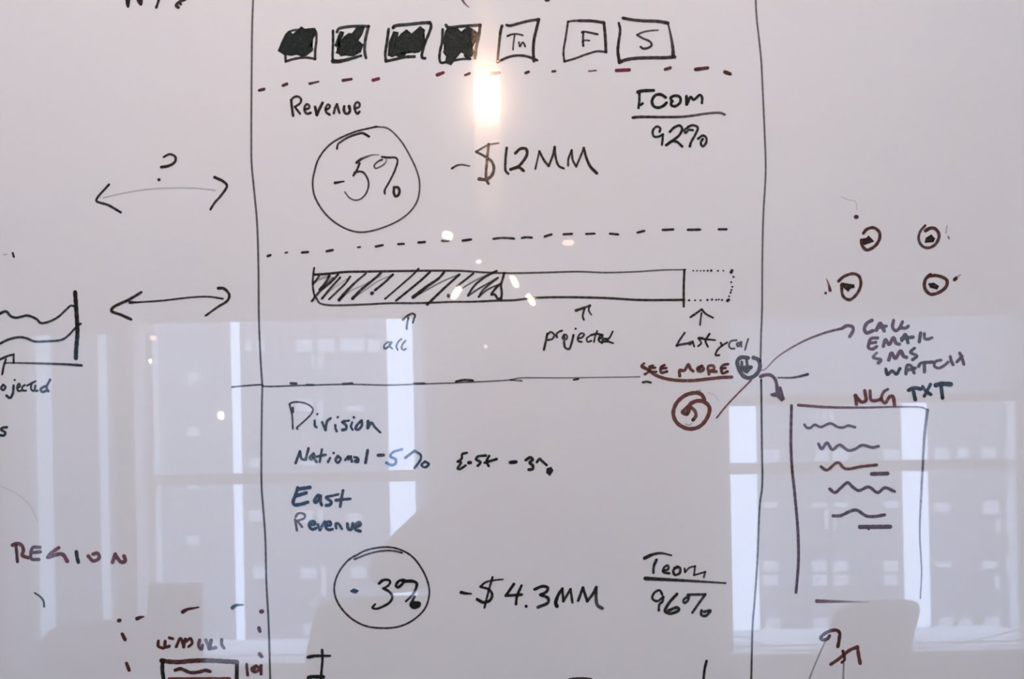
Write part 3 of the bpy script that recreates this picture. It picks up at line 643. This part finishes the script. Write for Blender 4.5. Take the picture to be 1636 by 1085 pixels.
# ---- progress bar
draw('progress_bar', 'long drawn bar, hatched in its left half', 'B', 'H1', [
    ('bar_outline', '2.4 .9: 115,80 100,200 92,320 105,440 125,520 ; 3>1.6 .95>.6: 110,182 250,175 400,160 600,140 900,135 1300,128 1550,125 @H2 450,120 850,125 1150,145 1400,155 1636,158 @Z21 300,757 480,752 640,758 850,752 1000,742 1145,740 ; 2.4>2.8 .75>.95: 150,545 200,620 340,650 600,650 900,640 1300,620 1636,620 @H2 400,612 700,600 1000,598 1400,580 1636,575 @Z21 180,918 300,911 640,915 850,927 1135,927'),
    ('bar_divider', '2.8 .95: @H2 1497,155 1470,260 1448,340 1460,470 1445,580'), ('bar_divider', '2.8 .95: @Z21 1137,742 1133,850 1133,968')] +
    [('hatch_stroke', s) for s in ['2.4 .75: 190,205 150,260 100,330', '3 .85: 350,200 280,320 200,410', '2.8 .85: 480,180 380,290 200,440 80,590', '2.6 .85: 515,225 440,310 330,430 235,550',
     '2.4 .85: 670,210 600,310 470,440 345,560', '2.2>4 .8>.95: 910,165 760,290 600,450 500,570', '2.6>3.6 .9>.85: 1140,155 1000,280 820,430 705,550', '2.8 .9: 1325,180 1200,300 1050,420', '4 .95: 1000,470 1012,462',
     '2.4 .85: @H2 180,90 96,180 @H1 1500,300 1350,430 1205,555', '2.8 .95: @H2 355,140 250,240 96,370 @H1 1500,480 1375,580', '2.8>4.4 .95: @H2 575,140 500,230 300,370 95,530', '1.5 .55: @H2 100,530 300,420 560,280 800,180',
     '2.8>3.2 .97: @H2 810,180 640,330 480,480 315,640', '2.6 .95: @H2 1020,165 900,260 770,360', '4 .9: @H2 640,500 640,515', '1.6 .6: @H2 830,405 1000,300 1200,200 1380,125', '2.6 .92: @H2 1380,125 1200,220 1040,350 940,500',
     '1.8>2.6 .8: @H2 940,510 1100,400 1260,310 1400,230* 1260,340 1160,430 1105,525', '2 .8: @H2 1105,525 1200,440 1300,380 1430,330* ; 2.8 .95: @H2 1430,330 1360,400 1300,490 1350,485 1400,550 1440,545',
     '1.4 .35: 500,560 700,420 900,330 1140,200', '1.4 .4: 705,545 900,420 1100,280 1325,185', '3 .35: 110,300 200,250 330,210', '2.4 .5: 400,230 300,330 210,420', '1.4 .3: 240,545 400,400 500,330 670,215']] +
    [('dot', s) for s in ['1.8 .7: @Z21 1192,747', '1.8 .7: @Z21 1215,747', '1.8 .75: @Z21 1237,747', '2.2 .85: @Z21 1258,747', '2.4 .85: @Z21 1281,747', '3 .95: @Z21 1303,746', '2.2 .85: @Z21 1345,747', '2 .8: @Z21 1378,747',
     '3.6 .95: @Z21 1426,756 1432,745', '2.6 .9: @Z21 1441,785', '2.4 .9: @Z21 1427,818', '2.4 .9: @Z21 1434,846', '2.4 .85: @Z21 1428,866', '2.6 .9: @Z21 1423,882', '2.4 .85: @Z21 1414,905',
     '3 .9: @Z21 1166,930', '2.4 .85: @Z21 1203,930', '2.2 .8: @Z21 1237,930', '2.6 .85: @Z21 1280,928', '2.6 .85: @Z21 1308,925', '2.4 .85: @Z21 1334,927', '2.2 .85: @Z21 1350,925', '2.6 .9: @Z21 1370,928', '3.4 .95: @Z21 1403,932 1411,927']])
draw('callout_arrow', 'small arrow pointing up above the word all', 'B', 'AL', [('arrowhead', '3>2 .95>.7: 800,160 900,75 1030,15 1085,55 1060,150 1035,235'), ('arrow_shaft', '2.4 .8: 930,120 905,220 888,380')])
draw('handwritten_word', 'word all beneath the hatched part of the bar', 'D', 'AL', [
    ('letter', '2.2 .9: 520,700 430,700 350,790 370,850 460,800 530,705* 480,780 545,850'), ('letter', '2 .85: 760,620 680,700 645,800 675,880'), ('letter', '2.2 .88: 860,660 790,750 770,840 820,880 870,850', 'N')])  # navy of the last letter imitates the sky gap mirrored over it
draw('callout_arrow', 'small arrow pointing up above the word projected', 'B', 'PJ', [('arrowhead', '3.4>1.8 .98>.8: 705,190 850,140 965,95* 940,180 990,270'), ('arrow_shaft', '2.4 .85: 860,160 830,300 850,360')])
draw('handwritten_word', 'word projected beneath the empty part of the bar', 'B', 'PJ', [
    ('letter', '2.8 .85: 170,620 140,760 105,920 ; 2.4 .85: 165,640 235,590 300,650 260,720 180,740'), ('letter', '2.6 .8: 350,690 340,635 380,590 440,567'), ('letter', '2.2 .8: 480,640 450,700 490,740 540,700 520,640 480,650 490,700'),
    ('letter', '2.8 .85: 655,650 620,800 570,910 500,880 480,780 ; 2.6 .7: 697,530'), ('letter', '2.4 .85: 745,710 820,690 855,630 800,615 740,690 750,760 810,775'), ('letter', '2.2 .8: 950,670 905,710 920,775 990,755'),
    ('letter', '2 .85: 1100,570 1060,680 1040,780 ; 2.6 .95: 980,650 1080,625 1180,640'), ('letter', '2.4 .9: 1130,720 1190,690 1200,640 1140,680 1130,750 1190,800', 'K'),
    ('letter', '3.2>2 .97>.85: 1290,725 1210,725 1200,770 1290,765 1400,800 ; 2.2 .85: 1390,580 1340,680 1300,730', 'K')])
draw('callout_arrow', 'wide arrow pointing up above the words last year', 'B', 'LY', [('arrowhead', '2.8>2.2 .95: 360,290 470,215 555,155* 620,230 750,300'), ('arrow_shaft', '2 .85: 550,220 535,330 525,425')])
draw('handwritten_word', 'words Last year beneath the dotted end of the bar', 'B', 'LY', [
    ('letter', '2.4>3 .85: 260,560 170,690 120,785* 200,765 310,745'), ('letter', '2.2 .85: 400,715 340,730 345,770 400,715* 425,800'), ('letter', '2.2 .85: 570,650 505,655 545,740 490,795'),
    ('letter', '2.4 .9: 690,580 620,700 660,800 ; 3>1.6 .97: 500,655 620,672 700,680 790,690', 'K'), ('letter', '2.4 .85: 885,735 910,785 ; 2.4 .9: 995,730 900,790 820,870 795,950 860,950'),
    ('letter', '2.2 .85: 1160,690 1060,710 1025,780 1060,835 1120,835', 'G'), ('letter', '2.4 .9: 1240,725 1160,755 1185,800 1240,725* 1240,805', 'G'), ('letter', '2 .9: 1360,670 1330,760 1305,860', 'G')])
# ---- see more
draw('handwritten_word', 'red words SEE MORE above their curved underline', 'R', 'SM', [
    ('letter', '2.8 .85: 135,148 105,175 150,205 200,225 150,270 ; 3 .95: 143,268', 'R'), ('letter', '3 .8: 235,172 195,185 ; 2.8 .85: 262,195 205,205 190,235 275,242', 'O'), ('letter', '3.4 .85: 365,168 325,195 330,250 395,240 ; 3 .85: 330,208 390,200', 'O'),
    ('letter', '3.8 .85: 540,290 540,225 590,230 640,158 662,210 692,235'), ('letter', '4 .75: 790,178 742,205 765,240 810,215 790,182 760,205', 'O'), ('letter', '3.6 .8: 872,270 865,180 925,178 930,210 885,235 955,240', 'R'),
    ('letter', '3.2 .85: 1090,155 1030,168 1008,205 1060,200 ; 3.4 .85: 1010,205 1025,260 1082,240', 'O'),
    ('underline', '4 .88: 110,182 180,218 270,282 420,328 640,343 850,325 1000,308 1130,302')])
draw('down_arrow_button', 'grey circle with a down arrow beside SEE MORE', 'G', 'SM', [
    ('circle', '5.2 .9: 1315,85 1235,80 1195,120 1212,210 1270,295 1340,312 1420,260 1452,170 1430,105 1378,82'), ('arrowhead', '4.6 .9: 1235,205 1300,190 1350,190* 1300,240* 1240,210'), ('arrow_shaft', '3.4 .85: 1245,130 1245,195 ; 3.4 .85: 1300,110 1310,190')])
draw('return_arrow_button', 'brown circle around a curled arrow under SEE MORE', 'R', 'SM', [
    ('circle', '5 .9: 820,560 790,503 720,482 600,512 500,605 467,720 512,825 640,890 765,865 855,760 878,650 830,592 740,572 670,600'), ('curled_arrow', '5 .85: 670,600 620,655 572,700 622,722 650,660 ; 4.4 .75: 655,635 710,685 725,740 692,790'),
    ('dot', '4.4 .95: 622,724', 'O'), ('dot', '4.6 .95: 690,788', 'O'), ('stroke', '1.6 .35: 735,457 775,455', 'G'), ('stroke', '1.2 .15: 860,480 940,510 975,570', 'G'), ('stroke', '1.5 .3: 610,835 640,848 675,832', 'G')])
draw('long_arrow', 'long thin arrow rising to the word CALL', 'W', 'ZR2', [
    ('arrow_shaft', '1.8 .85: @SM 960,765 1060,640 1200,490 1350,340 ; 1.2>3 .45>.85: @SM 1450,230 @ZR2 20,390 100,312 250,220 400,160 500,135'), ('arrowhead', '4 .85>.95: 500,135 530,118 565,125 570,145 548,185', 'P')])
draw('hooked_arrow', 'hooked grey arrow dropping towards the note box', 'P', 'AR', [
    ('arrow_shaft', '4 .85: 115,168 170,148 235,148 285,185 312,250 320,350'), ('arrowhead', 'F .92: 250,390 310,370 345,295 365,300 408,450 380,470 320,410 265,405')])
# ---- CALL / EMAIL / SMS / WATCH
draw('handwritten_word', 'grey word CALL, top of the stacked list', 'P', 'CE', [('letter', '4.4 .9: 208,108 135,150 98,235 130,288 220,258'), ('letter', '4.6 .9: 270,250 330,150 385,262 ; 4 .9: 285,215 415,190'), ('letter', '4 .9: 520,108 508,215 555,258 615,215'), ('letter', '4 .9: 650,128 612,215* 700,218 732,192')])
draw('handwritten_word', 'grey word EMAIL, second in the stacked list', 'P', 'CE', [('letter', '3.8 .9: 290,362 195,372 160,450 160,505 215,522 278,485 ; 3.6 .85: 175,438 262,425'), ('letter', '4.2 .9: 372,482 405,385 455,455 520,358 560,440 605,452'), ('letter', '4.2 .85: 638,400 690,310 728,432 ; 4.4 .85: 635,368 800,350', 'G'), ('letter', '4.2 .85: 910,290 892,415', 'G'), ('letter', '3.6 .75: 965,300 970,370 1020,378 1075,358', 'P')])
draw('handwritten_word', 'grey word SMS, third in the stacked list', 'P', 'CE', [('letter', '3>4.6 .55>.9: 278,578 222,640 335,680 300,722'), ('letter', '4.4 .88: 450,680 492,580 545,655 622,548 665,625 705,642'), ('letter', '3.8 .8: 822,510 765,570 858,625 795,675', 'G')])
draw('handwritten_word', 'grey word WATCH, lowest in the stacked list', 'P', 'CE', [('letter', '4 .85: 408,812 432,892 500,838 560,885 612,805', 'D'), ('letter', '4 .8: 698,882 718,758 775,768 818,868 ; 4 .75: 705,830 832,798', 'G'), ('letter', '4 .85: 882,772 910,730 1085,710 ; 4 .88: 965,740 966,852', 'G'), ('letter', '3.4 .85: 1205,682 1130,702 1108,765 1165,798 1240,768 1305,712'),
    ('letter', '3.8 .8: 1340,632 1352,690 1380,748 ; 3.6 .8: 1435,708 1510,625* ; 3.8 .85: 1475,582 1505,640 1535,745')])
draw('handwritten_word', 'red letters NLG above the note box', 'R', 'NT', [('letter', '4.4 .9: 165,415 150,290* 240,385 300,365 285,220'), ('letter', '4 .85: 362,225 380,358 465,362 520,340', 'W'), ('letter', '3.6>4.6 .7>.95: 620,200 560,240 528,340 580,400 645,312 690,300 718,430')])
draw('handwritten_word', 'thick dark letters TXT right of NLG', 'D', 'NT', [('letter', '5 .88: 922,215 1000,180 1100,198 ; 4.8 .85: 990,215 1020,350'), ('letter', '3.6>4.6 .75>.9: 1125,160 1180,235 1245,275 ; 4 .8: 1240,130 1150,300'), ('letter', '6.4 .9: 1318,142 1400,122 1535,128 ; 4.6 .88: 1395,160 1415,325')])
# ---- note box
draw('note_box', 'tall red-outlined box with no bottom under NLG', 'W', 'S', [('box_side', '3.4 .88: 1264.5,648 1263.5,709 1265.5,750 1269.4,787 1274.8,851 1275.5,899 1271.6,946.7', 'O'), ('box_side', '3.4>1.8 .9>.6: @ZR2 230,610 400,622 620,625 860,620 1000,625 1028,640'), ('box_side', '3.4>1.2 .85>.6: @ZR2 1030,640 1012,790 1000,1000 995,1085 @ZR3 805,150 797,350 806,550 800,680', 'P'), ('box_base', '4.6>.8 .9>.2: @ZR3 280,693 380,695 540,698')])
draw('squiggle', 'topmost squiggle in the note box', 'P', 'AR', [(None, '3 .9: 660,765 690,802 735,803 785,765 860,793 980,748 1080,795 1140,798 1200,775 1285,795')])
draw('squiggle', 'second squiggle, starting with a sharp peak', 'P', 'ZR2', [(None, '3.4 .88: 355,850 375,880 408,843 440,885 485,856 540,890 580,882 625,858 690,872 726,864')])
draw('squiggle', 'third squiggle, brown with a short bar beneath', 'O', 'ZR2', [('squiggle_line', '3.4 .85: 370,990 405,1012 475,965 520,1003 620,990 715,980', 'R'), ('underline', '5 .88: 684,1036 782,1033')])
draw('squiggle', 'fourth squiggle, longest and most wavy', 'O', 'ZR3', [(None, '3.8 .85: 345,130 370,148 400,125 435,98 460,120 490,138 540,120 585,148 622,124 670,142')])
draw('squiggle', 'lowest squiggle with a thick bar beneath', 'O', 'ZR3', [('squiggle_line', '4 .85: 362,265 400,264 440,245 478,236 530,266 570,268 620,260'), ('underline', '5.6 .9: 497,321 648,320 ; 3 .7: 538,322 540,332')])
# ---- four little circles
draw('small_circle', 'upper left of the four small red circles', 'W', 'RC', [('ring', '3.8 .88: 430,395 460,360 520,347 568,385 570,440 535,500 460,540 420,500 412,455', 'O'), ('blot', 'F .97: 410,450 460,440 475,420 490,440 520,460 440,490 415,480', 'B'), ('stroke', '1.2 .2: 240,80 300,105 360,120 375,190', 'G'), ('dot', '5 .95: 364,253 372,253', 'O')])
draw('small_circle', 'upper right of the four small red circles', 'W', 'RC', [('ring', '3>4.4 .75>.9: 965,328 925,375 908,440 940,505 1000,520 1062,480 1085,410 1055,358 1010,350 968,372', 'O'), ('blot', 'F .97: 970,470 975,440 1020,410 1030,430 1045,440 1035,465', 'B'), ('stroke', '1.5 .25: 1155,330 1145,390', 'G'), ('dot', '2.6 .35: 1165,425 1172,440', 'G')])
draw('small_circle', 'lower left of the four small red circles', 'W', 'RC', [('ring', '3.6 .85: 215,810 260,770 340,745 390,765 408,830 380,910 310,970 255,940 240,840', 'O'), ('blot', 'F .97: 245,830 350,845 350,860 310,870 300,895 270,870', 'B'), ('stroke', '1>4 .4>.9: 110,790 130,840 142,890', 'V'), ('dot', '3.2 .95: 103,912', 'K')])
draw('small_circle', 'lower right of the four small red circles', 'W', 'RC', [('ring', '4.2 .85: 1010,752 968,795 962,870 1010,922 1090,905 1150,850 1152,800 1070,762 995,765', 'O'), ('blot', 'F .97: 1000,835 1040,830 1080,855 1070,875 1010,860', 'B'), ('dot', '4.6 .9: 1220,797 1232,785', 'O'), ('stroke', '1.2 .4: 1240,775 1270,755', 'G')])
# ---- division block
draw('handwritten_word', 'word Division with its big looping capital', 'N', 'DV', [
    ('letter', '2 .9: 65,135 110,112 200,108 310,135 390,205 370,270 250,390 165,470 180,485 ; 2.2 .88: 68,150 100,280 112,480 ; 3.2 .95: 110,190 112,245', 'B'),
    ('letter', '2.8 .9: 415,365 420,440 442,458 ; 3 .8: 452,275'), ('letter', '3 .95: 518,385 565,495* 590,370 635,335', 'D'), ('letter', '2.8 .9: 700,428 705,480 722,512 ; 3 .8: 735,318'), ('letter', '2.8>3.6 .9: 890,365 795,385 850,430 850,480 800,495', 'D'),
    ('letter', '2.8 .9: 935,390 918,450 942,492 ; 3.4 .85: 958,320'), ('letter', '3.2 .9: 1065,365 1000,430 985,485 1020,490 1070,430 1065,370', 'D'), ('letter', '3.8>2.6 .95: 1155,375 1152,465* 1200,395 1250,455 1325,530', 'D')])
draw('handwritten_figure', 'words National minus 5 percent, the five tinted blue for mirrored sky glare', 'D', 'DV', [
    ('letter', '3.2 .95: 150,955 210,795* 240,900 290,905* 330,750', 'K'), ('letter', '3 .95: 400,820 345,880 370,905 410,840* 415,900 440,935', 'K'), ('letter', '2.8 .95: 515,765 485,935 ; 3 .92: 445,865 565,838', 'K'), ('letter', '3 .92: 628,885 600,940 ; 3.2 .85: 678,815'),
    ('letter', '3.2 .9: 735,855 705,915 735,950 775,895 735,858'), ('letter', '3 .92: 840,910 880,862* 885,905 915,862* 932,935', 'K'), ('letter', '3 .92: 965,872 1012,885 1018,940 970,930 1010,905', 'K'), ('letter', '3.6 .95: 1150,778 1120,950', 'K'),
    ('minus_sign', '4 .97: 1295,846 1370,843', 'K'), ('digit', '2.8>3.4 .9: @NE 230,97 150,125 130,160 175,185 170,225 135,235 95,215', 'U'), ('percent_sign', '3 .88: @NE 260,170 340,110* ; 3 .9: @NE 340,110 395,150 390,190 340,260 ; 2.8 .95: @NE 430,205 400,235 430,255 465,225 430,205', 'N')])  # blue five and navy percent sign imitate the bright sky mirrored over them
draw('handwritten_figure', 'words East minus 3 percent in small black script', 'K', 'NE', [
    ('letter', '3 .97: 795,128 755,140 750,180 715,205* 745,212 715,265 730,272 785,238'), ('letter', '4.4 .9: 812,215 826,214'), ('letter', '3.2 .95: 960,152 890,162 875,185 915,210 890,242'), ('letter', '3 .95: 990,155 968,200 985,245 ; 3.2 .95: 950,215 1055,183'),
    ('minus_sign', '4.6 .97: 1175,212 1222,208'), ('digit', '3.6 .97: 1308,192 1350,168 1368,188 1342,215 1370,240 1368,270 1335,275'), ('percent_sign', '3.2 .9: 1405,210 1430,180 1450,200 1490,235'), ('percent_sign', 'F 1: 1498,270 1530,257 1543,280 1515,325 1492,300')])
draw('handwritten_word', 'bold navy word East', 'N', 'ER', [('letter', '4.4 .97: 225,105 190,220 145,350 165,395 260,392 400,352 ; 4.6 .97: 235,125 435,95 ; 4.4 .95: 190,245 370,190'), ('letter', '3.6 .95: 620,250 585,228 512,325 535,362 600,290 622,245* 620,340 640,400'), ('letter', '2.8>4.4 .9>.97: 930,215 830,240 715,268 805,345 785,395 720,408'), ('letter', '3.4 .95: 1010,150 985,280 960,430 ; 4.2>3.2 .97: 888,320 1000,305 1135,295', 'D')])
draw('handwritten_word', 'navy word Revenue below East', 'N', 'ER', [('letter', '3 .85: 180,650 210,840 ; 2.8 .88: 190,605 220,555 280,540 345,570 340,625 220,672* 300,780', 'P'), ('letter', '3.6 .95: 430,745 520,735 510,688 440,695 428,780 480,822 545,800'), ('letter', '3.6 .95: 575,740 610,830* 690,690'), ('letter', '3.6 .95: 720,755 795,745 785,692 725,705 715,795 770,832 825,820'),
    ('letter', '3.2 .9: 892,805 888,722 930,725 990,815', 'D'), ('letter', '3.8 .95: 1085,725 1105,820 1150,825 1180,720', 'D'), ('letter', '4 .97: 1220,785 1310,745 1295,702 1225,745 1230,825 1308,855', 'D')])
draw('circled_figure', 'smaller circle around minus three percent', 'B', 'P3', [
    ('circle', '2.2>2 .8: @Z13 645,343 730,310 810,292 880,290 940,303 ; 2.2 .9: @Z13 645,325 720,287 850,268 930,285 1000,325 1060,400 1100,490 1108,560 1080,650 1000,725 920,760 830,770 720,758 640,720 570,655 528,580 520,510 545,430 600,355 645,322', 'B'),
    ('minus_sign', 'F .97: 10,520 60,485 150,520 110,545 70,550', 'N'), ('digit', '3.6>2.4 .98: 535,375 600,320 700,310 742,350 700,420 615,470* ; 3.4>2.6 .97: 615,470 720,530 780,620 740,720 620,800 480,850 410,830 460,765', 'K'),
    ('percent_sign', '3.4 .97: 990,310 900,335 850,420 880,452 960,395 1000,340 ; 4.6>2.4 .97: 990,335 1180,340 1235,380 1200,520 1100,650 1035,710 ; 3>4 .97: 1195,620 1150,715 1120,780 1180,830 1275,800 1285,745 1200,735 1140,760 ; 6 .97: 1190,785 1230,780', 'K')])
draw('handwritten_figure', 'figure minus dollar 4.3MM beside the smaller circle', 'K', 'D43', [
    ('minus_sign', '4.8>1.8 .98>.9: 78,240 130,250 182,253'), ('dollar_sign', '1.8>4 .9>.97: 515,103 420,112 330,135 278,180* 370,210 402,265 375,325 310,342 245,312 ; 2.6 .95: 405,80 360,240 320,400'), ('digit', '3.4 .97: 628,152 545,272* 600,270 710,262 ; 3.2 .95: 708,168 660,280 650,362'),
    ('dot', '4.4 .9: 757,385'), ('digit', '3.6>4 .97>.85: 845,208 930,175 982,190 970,230 908,265* 985,300 985,345 880,395'), ('letter', '5>3.2 .97: 1078,382 1065,350 1095,260 1135,200* ; 3 .95: 1135,200 1145,332* 1220,205* 1240,345'), ('letter', '3.4 .95: 1300,325 1350,190* 1375,270 1395,330* 1450,260 1490,185* ; 3.4>4.6 .95>.6: 1490,185 1488,300 1500,370 1552,405')])
draw('handwritten_note', 'note Team over a thick rule with 96 percent below', 'K', 'TE', [
    ('letter', '4.6>1.8 .98>.8: 82,182 190,132 300,115 440,145 ; 3.8>2.8 .95>.8: 240,205 205,290 198,380', 'K'), ('letter', '3 .9: 325,355 400,325 390,280 340,310 335,370 410,385'), ('letter', '3.2 .9: 520,295 465,345 485,405 550,380 550,310 480,310'), ('letter', '2.2 .85: 615,320 620,370* 680,310 755,290* 740,410* 890,365* 870,440'),
    ('fraction_rule', '5>2 .98>.75: 90,452 200,458 500,475 800,492 1160,515'), ('digit', '3 .93: 315,665 285,612 215,640 185,720 250,755 330,700* 320,760 280,800 270,880'), ('digit', '3.6 .93: 512,660 400,790 355,890 430,920 540,870 520,840 400,880'),
    ('percent_sign', '3 .93: 680,680 600,740 610,780 660,745 670,675 ; 3 .93: 655,668 890,665* 800,790 718,908 ; 3.4 .93: 842,880 838,940 900,950 958,880 880,898', 'D')])
# ---- left side
draw('doubled_arrow', 'upper two-headed arrow with a nearly faded shaft', 'B', 'Z01', [('arrowhead', '2.8>3 .9: 675,213 600,300 598,315 670,340 748,385'), ('arrowhead', '3.6>2.6 .97>.85: 1330,168 1385,195 1405,220 1370,280 1330,325 1303,368'), ('arrow_shaft', '1.8 .22: 640,295 760,268 900,245 1050,235 1200,235 1330,248', 'G')])
draw('doubled_arrow', 'lower two-headed arrow left of the progress bar', 'B', 'Z01', [('arrowhead', '3.4 .95: 875,880 800,925 700,975 690,995 750,1020 812,1048'), ('arrow_shaft', '4>1.9 .97>.8: 805,943 850,942* ; 2.2 .85: 850,942 1000,932 1200,910 1300,908 1380,920'), ('arrowhead', '3.6>2.4 .97>.85: 1352,855 1385,856 1420,895 1410,930 1350,970 1273,1025')])
draw('question_mark', 'small question mark over the upper arrow', 'B', 'Z01', [(None, '2.6>3.6 .85>.95: 1015,42 1050,25 1085,40 1085,70 1050,95 1000,105 ; 4 .97: 985,183')])
draw('line_chart', 'two wavy lines meeting a thick upright at the left edge', 'K', 'LC', [
    ('upper_curve', '3.4>2.4 .85: -10,210 0,205 40,192 70,222 100,232 140,225 175,218 235,240 260,265 300,262 370,230 430,175 455,155 480,158'), ('lower_curve', '3>2.4 .85: -10,402 0,398 60,370 130,357 175,365 220,383 300,383 400,372 440,345 490,292 520,270'),
    ('upright', '5.4 .95: 483,68 492,200 498,330 490,430 488,490'), ('baseline', '1.6>3 .7>.95: 30,522 90,522 250,525 400,530 525,538', 'B'), ('arrowhead', '3>2.4 .9: -10,504 0,500 50,478 88,468* 88,522', 'B'), ('arrow_shaft', '2.6 .9: 38,500 25,540 15,595', 'B')])
draw('handwritten_word', 'word projected cut off by the left edge', 'D', 'LC', [('letter', '2.6 .9: 20,662 8,685 22,698 35,675 20,662'), ('letter', '3 .95: 88,668 82,720 65,748 42,732 ; 2.6 .9: 95,632'), ('letter', '2.4 .9: 112,685 130,670 122,655 110,680 118,702 135,700'), ('letter', '2.4 .9: 160,665 145,675 145,698 168,700'),
    ('letter', '2.4 .95: 175,668 228,640 ; 2.4 .9: 205,650 200,690 212,702'), ('letter', '2.6 .9: 228,668 225,700 242,700'), ('letter', '3 .95: 290,672 262,690 272,708 300,700 ; 2.8 .95: 322,630 300,680 312,704')])
draw('handwritten_word', 'lone letter s at the left edge', 'D', 'LC', [(None, '3 .92: 45,935 15,940 8,950 35,970 25,988 -4,985')])
draw('stray_mark', 'small tick near the left edge above the chart', 'B', 'Z01', [(None, '2.6 .85: 79,637 86,660 ; 1.6 .25: 25,646 40,646')])
draw('stray_mark', 'short curved stroke below REGION', 'D', 'RG', [(None, '1.8>2.6 .85: 412,650 480,695 518,750 524,812')])
draw('stray_mark', 'very faint arc rubbed out near the left edge', 'G', 'S', [(None, '1.4 .14: -4,775 25,788 48,808 60,832')])
draw('handwritten_word', 'red-brown word REGION in spaced capitals', 'O', 'RG', [('letter', '4.6 .85: 150,82 200,62 260,85 278,150 262,200 335,232', 'R'), ('letter', '3.8 .95: 190,85 200,180 208,280', 'O'), ('letter', '4 .88: 475,108 390,112 368,180 375,245 462,252 ; 4 .8: 390,170 482,162', 'P'), ('letter', '4.4 .82: 700,112 610,175 570,225* ; 5 .88: 570,225 740,190 800,272', 'W'),
    ('letter', '4.4 .92: 908,162 918,230 932,285', 'K'), ('letter', '4.4 .88: 1050,212 1110,270 1180,232 1160,178 1105,190', 'W'), ('letter', '4.8 .88: 1338,285 1370,190* 1400,240 1440,282 1490,270 1475,212', 'W')])
draw('handwritten_word', 'small word LEADERS at the bottom left', 'O', 'LD', [('letter', '3.6 .93: 478,485 478,540 530,562'), ('letter', '3.8 .93: 548,488 550,550 592,540'), ('letter', '3.4 .93: 592,452 630,462'), ('letter', '3.6 .93: 665,545 710,458 745,548'), ('letter', '3.4 .92: 738,500 762,465* 740,550'), ('letter', '3.4 .92: 770,490 815,458 830,510 795,545'),
    ('letter', '4 .8: 910,475 900,540 930,572 940,530', 'P'), ('letter', '4.4 .7: 975,475 1010,565* 1030,480* 1020,560 1078,555', 'P'), ('letter', '3.8 .8: 1140,470 1140,520 1165,560', 'P')])  # last letters recoloured to imitate the bright sill mirrored across them
draw('dashed_box', 'dotted frame around LEADERS', 'O', 'LD', [('dash', a) for a in ['5 .9: 65,272 75,270', '5.2>1.8 .95: 255,252 290,238 322,232', '5>1.4 .97>.9: 732,182 780,155 850,142 900,132', '5.4 .9: 1553,178 1562,176', '4.4 .85: 1530,350 1540,385', '4.6 .9: 1535,620 1558,648', '4>4.6 .85>.95: 100,412 130,470', '4>4.6 .8>.9: 145,718 172,790']] + [('dash', '5>1.4 .9: 1252,138 1290,112 1365,108', 'D')])
draw('drawn_box', 'thick red-brown box cut off by the bottom edge', 'O', 'LD', [('box_side', '6 .88: 512,690 600,702 700,705 800,695 900,690 1050,692 1300,705'), ('box_side', '5 .95: 525,690 520,780 535,895', 'K'), ('box_side', '5 .95: 1300,705 1297,895', 'K'), ('squiggle_line', '4.4 .9: 655,790 710,775 760,795 810,815 900,810 970,792 1020,805'), ('box_side', '4.2 .9: 590,882 1220,880', 'R')])
draw('handwritten_figure', 'small figure 10 beside the thick box', 'O', 'LD', [('digit', '3.4 .95: 1402,728 1405,780 1412,842'), ('digit', '3.6 .9: 1500,745 1452,778 1488,810 1535,775 1500,748 1480,780'), ('digit', '3.6 .9: 1552,742 1552,832')])
# ---- fragments cut by the frame, and lower arrows
draw('handwritten_word', 'feet of letters cut off by the top edge', 'K', 'TP', [('letter', '4.4>3.4 .97: 265,-30 275,60 287,120 ; 3 .95: 312,-20 292,110'), ('letter', '4>4.4 .97: 460,-30 490,30 525,75* 535,-20', 'B'), ('letter', '3 .9: 868,-30 845,60 815,142', 'B'), ('letter', '4.4>3.6 .85: 1350,-15 1270,25 1195,85 1185,110 1228,140 ; 3 .8: 1272,82', 'B')])
draw('stray_mark', 'thin pink stroke dropping from the top edge', 'V', 'TQ', [(None, '3>1 .75>.4: 310,-20 340,35 405,98')])
draw('stray_mark', 'dark speck at the top edge above the boxes', 'O', 'TQ', [(None, '4 .8: 1410,2 1440,0')])
draw('handwritten_letter', 'letter with a crossbar rising from the bottom edge', 'K', 'BL', [('stroke', '4.4>2.6 .98>.85: 145,352 250,330 420,325 555,325'), ('stroke', '3 .97: 405,215 412,400 395,600 380,800'), ('stroke', '4.6 .98: 152,735 200,718 300,715 428,720 ; 3 .97: 150,740 145,800')])
draw('stray_mark', 'top of an arc just above the bottom edge', 'B', 'BM', [(None, '2.6 .9: 60,412 100,405 170,401 240,404 285,412')])
draw('stray_mark', 'short upright stroke at the bottom edge by Team', 'K', 'BM', [(None, '3.4>3 .98: 1440,228 1422,300 1408,420')])
draw('arrow_sketch', 'looped brown arrow at the bottom right', 'O', 'BR', [('arrowhead', '4.2 .88: 570,370 540,415 460,438 425,405 500,330 600,285 690,280 735,320 730,430 708,548'), ('arrow_shaft', '1.8 .4: 505,455 350,800 225,1110', 'G')])
draw('arrow_sketch', 'angular brown arrow right of the looped one', 'O', 'BR', [('arrowhead', '4>4.6 .9: 592,842 700,770 800,690 900,610 1030,555* 1050,690 1075,825', 'R'), ('stroke', '3.8>3 .92: 790,625 808,690 818,765 772,812'), ('arrow_shaft', '2.2 .4: 805,830 795,1110', 'G')])
